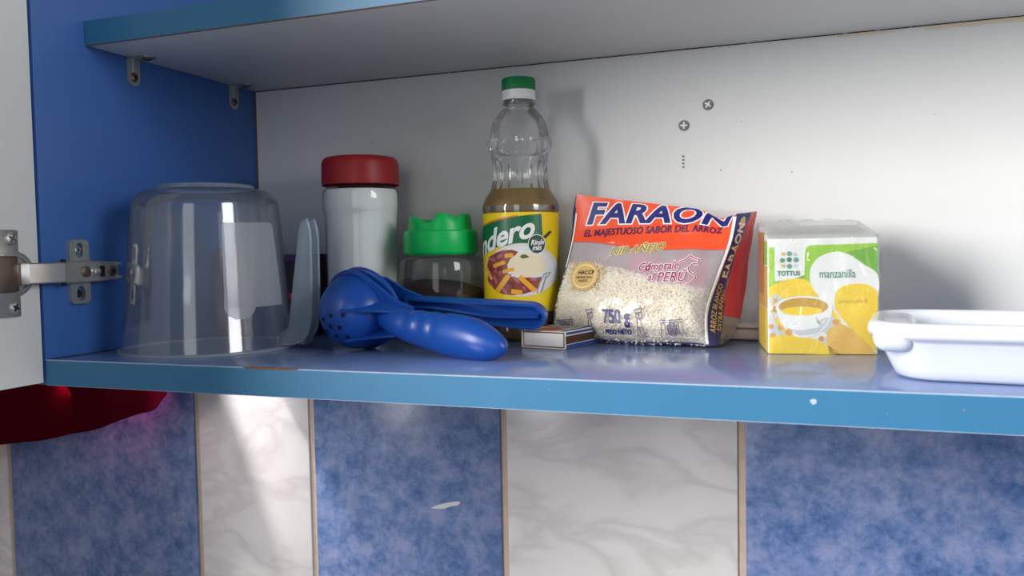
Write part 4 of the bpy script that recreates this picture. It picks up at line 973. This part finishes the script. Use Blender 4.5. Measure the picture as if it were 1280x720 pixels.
def tmap(x, y, off):   # art units: x 77..630, y 120 (top) .. 691
    u, v = (x - 77) / 553, 1 - (y - 120) / 571
    return MT @ Vector((u * TW, -off, 0.0004 + v * (TH - 0.0004)))
def td(art, mat, off, name='carton_print', maxlen=None): return decal(name, art, tmap, mat, crt, off, maxlen)
def bez(pts, m=6): return smooth_prof(pts, m)
td(art_poly([(80, 160), (626, 150), (626, 690), (80, 690)]), 'tea_white', 0.0002)
td(art_poly([(82, 160), (112, 158), (112, 310)] + [(118, 330), (145, 343), (190, 345), (235, 342), (258, 328), (264, 300), (268, 180), (276, 160), (300, 153), (628, 148), (628, 300)] + [(560, 250), (500, 205), (440, 187), (380, 196), (330, 226), (300, 270), (292, 320), (310, 380), (270, 330), (200, 322), (130, 345), (82, 400)]), 'tea_green', 0.0003)
td(art_poly([(470, 190), (628, 160), (628, 302), (560, 250), (510, 212)]), 'tea_green_mid', 0.0004)
td(art_poly(bez([(82, 360), (130, 335), (200, 318), (262, 320), (300, 345), (330, 400), (420, 490), (440, 560), (250, 600), (160, 620), (82, 640)])), 'tea_yellow', 0.00035)
td(art_poly([(82, 420), (110, 390), (150, 410), (130, 480), (120, 540), (160, 590), (300, 640), (380, 600), (340, 560), (400, 500), (440, 540), (400, 640), (82, 640)]), 'tea_shade', 0.0004)
leaf = []
for k in range(10):
    x, y, r = random.uniform(88, 125), random.uniform(405, 520), random.uniform(0, PI); leaf.append(art_poly(ell(x, y, 20, 5, 10, rot=r)))
td(leaf, 'tea_amber', 0.00045)
td(art_poly(bez([(82, 610), (130, 598), (220, 598), (320, 620), (400, 660), (430, 690), (250, 691), (82, 691)])), 'tea_yellow', 0.00055)
td(art_poly(bez([(390, 690), (376, 630), (376, 590), (395, 560), (430, 545), (470, 550), (530, 590), (610, 676), (624, 690), (500, 691), (390, 690)])), 'tea_amber', 0.00055)
# white drop and yellow drop
td(art_poly(bez([(292, 330), (294, 270), (325, 222), (380, 194), (440, 187), (500, 208), (560, 250), (628, 302), (628, 420), (560, 520), (480, 520), (400, 450), (320, 385), (292, 330)])), 'tea_white', 0.0005)
td(art_poly(bez([(414, 430), (424, 385), (455, 358), (510, 346), (570, 348), (612, 370), (628, 395), (628, 520), (612, 590), (618, 672), (560, 620), (480, 545), (425, 480), (414, 430)])), 'tea_yellow', 0.0006)
# cup
td(art_poly([(118, 462)] + ell(262, 455, 145, 52, 20, PI, 2 * PI) + [(400, 500), (380, 550), (340, 590), (280, 612), (225, 608), (170, 575), (135, 525)]), 'tea_white', 0.00062)
td(art_poly([(160, 560), (240, 600), (330, 590), (372, 545), (395, 500), (330, 560), (250, 575)]), 'tea_shade', 0.00066)
td(art_poly(ell(258, 456, 126, 44, 36)), 'tea_liquid', 0.00068)
td(art_poly([(x, y) for x, y in ell(250, 478, 104, 22, 24)]), 'tea_yellow', 0.00072)
fl = [art_poly(ell(x, y, r, r * 0.9, 14)) for x, y, r in ((92, 555, 14), (140, 562, 13), (184, 584, 18), (100, 598, 14), (420, 533, 16), (348, 615, 14))]
td(fl, 'tea_orange', 0.00075)
td([art_poly(ell(x, y, 22, 7, 12, rot=r)) for x, y, r in ((345, 540, 0.6), (360, 520, -0.5), (330, 525, 1.2), (120, 575, 0.4))], 'tea_shade', 0.00070)
# logo dots and words
for k, (x, y) in enumerate(((157, 193), (188, 193), (218, 197), (152, 225), (187, 222), (222, 224), (157, 253), (188, 256), (218, 253))):
    td(art_poly(ell(x, y, 13 if k in (1, 3, 4, 5, 7) else 11, 12 if k in (1, 3, 4, 5, 7) else 9, 16)), ('tea_amber', 'tea_teal', 'tea_shade', 'tea_teal', 'tea_dark', 'tea_teal', 'tea_amber', 'tea_teal', 'tea_shade')[k], 0.0006, 'logo_dot')
td(flip(art_text('TOTTUS', 32, 0, 0, 0, 0, 1.0, 1.05, 'LEFT', 0.92), 126, 301), 'tea_text', 0.0007, 'printed_lettering')
td(flip(art_text('manzanilla', 60, 0, 0, 0, 0, 0.3, 1.0, 'LEFT', 0.74), 338, 314), 'tea_text', 0.0007, 'printed_lettering')
td(flip(art_text('seleccionada', 34, 0, 0, 0, 0.45, 0, 1.0, 'LEFT', 0.86), 430, 442, -0.03), 'tea_faint', 0.0007, 'printed_lettering')
# left side print
def tside(x, y, off): return MT @ Vector((-off, x, y))
for (y0, y1, z0, z1), m in (((0.0, TD, 0.0, 0.035), 'tea_yellow'), ((0.0, TD, 0.035, 0.070), 'tea_amber'), ((0.030, TD, 0.045, 0.098), 'tea_side_orange'), ((0.0, 0.03, 0.07, 0.0905), 'tea_green')):
    decal('carton_print', art_poly([(y0 + 0.001, z0 + 0.001), (y1 - 0.001, z0 + 0.001), (y1 - 0.001, z1), (y0 + 0.001, z1)]), tside, m, crt, 0.0003 if m != 'tea_side_orange' else 0.0005)
# cellophane
bm = bmesh.new(); ring_n = 64; rings = []
def rr_ring(z, g, topk):
    o = rrect(-g, -g, TW + g, TD + g, 0.003, 3); out = []
    dense = []
    for k in range(len(o)):
        p, q = o[k], o[(k + 1) % len(o)]; m = max(1, int((math.hypot(q[0] - p[0], q[1] - p[1]) - 2 * g) / 0.006 + 0.25))
        for j in range(m): dense.append((p[0] + (q[0] - p[0]) * j / m, p[1] + (q[1] - p[1]) * j / m))
    for x, y in dense:
        w = 0.0011 * noise.noise(Vector((x * 90, y * 90, z * 70))); zz = z + (0.012 + 0.0015) * max(0, y / TD) * topk
        out.append(Vector((x + (w if x < 0.01 else -w if x > TW - 0.01 else 0) , y + (min(w, 0.0004) - 0.0004 if y < 0.01 else abs(w)), zz)))
    return out
for j in range(19):
    t = j / 18; rings.append(rr_ring(0.0008 + (TH + 0.0008) * t, 0.0014, t))
rings.append(rr_ring(TH + 0.0022, 0.0006, 1.0)); 
bm_loft(bm, rings, cap0=False, cap1=True)
from_bm('film_wrap', bm, 'cellophane', tb, True, local=True, sharp=None, label='crinkled clear film')
# puffed film and flap standing over the back of the lid
bm = bmesh.new(); rings = []
for j in range(7):
    t = j / 6; y = 0.018 + (TD - 0.018) * t; hgt = 0.0008 + 0.0035 * math.sin(PI * min(1, t * 0.9)) ** 0.8
    z0 = TH + 0.0022 + 0.0125 * y / TD
    row = []
    for k in range(21):
        s = k / 20; x = -0.0005 + (TW + 0.001) * s
        row.append(Vector((x, y, z0 + hgt * (0.55 + 0.45 * math.sin(PI * s) ** 0.5) * (0.6 if s < 0.08 or s > 0.94 else 1) + 0.0022 * noise.noise(Vector((x * 120, y * 90, 5))))))
    rings.append(row)
bm_loft(bm, rings, closed=False, cap0=False, cap1=False)
from_bm('film_fold', bm, 'cellophane', tb, True, local=True, sharp=None)

# ------------------------------------------------------------------ white baking dish
dr = math.radians(-6)
dish = root('baking_dish', 'white rounded baking dish with a stubby lug at the right of the shelf', 'dish', (0.662, 0.026, 0), dr)
def dring(inset, z, r):
    o = rrect(inset - 0.013, inset, 0.34 - inset, 0.132 - inset, max(0.004, r - inset * 0.6), 8); return [Vector((x, y, z)) for x, y in o]
bm = bmesh.new()
dp = [(0.0235, 0.0003, 0.034), (0.0195, 0.0008, 0.034), (0.0165, 0.0030, 0.034), (0.0140, 0.0080, 0.034), (0.0095, 0.0180, 0.034), (0.0065, 0.0245, 0.034), (0.0050, 0.0268, 0.034), (0.0015, 0.0278, 0.034), (0.0000, 0.0300, 0.034), (0.0000, 0.0335, 0.034), (0.0010, 0.0362, 0.034), (0.0035, 0.0375, 0.034), (0.0075, 0.0375, 0.034), (0.0100, 0.0362, 0.034), (0.0115, 0.0330, 0.034), (0.0150, 0.0200, 0.034), (0.0185, 0.0080, 0.034), (0.0230, 0.0045, 0.034), (0.0300, 0.0040, 0.034)]
bm_loft(bm, [dring(*q) for q in dp])
from_bm('dish_body', bm, 'dish_white', dish, True, local=True, sharp=60)
bm = bmesh.new(); bm_box(bm, (-0.0090, 0.004, 0.0190), (0.0160, 0.110, 0.0368), 0.0085, 5)
from_bm('lug', bm, 'dish_white', dish, True, local=True, sharp=None, label='rounded white lug handle')
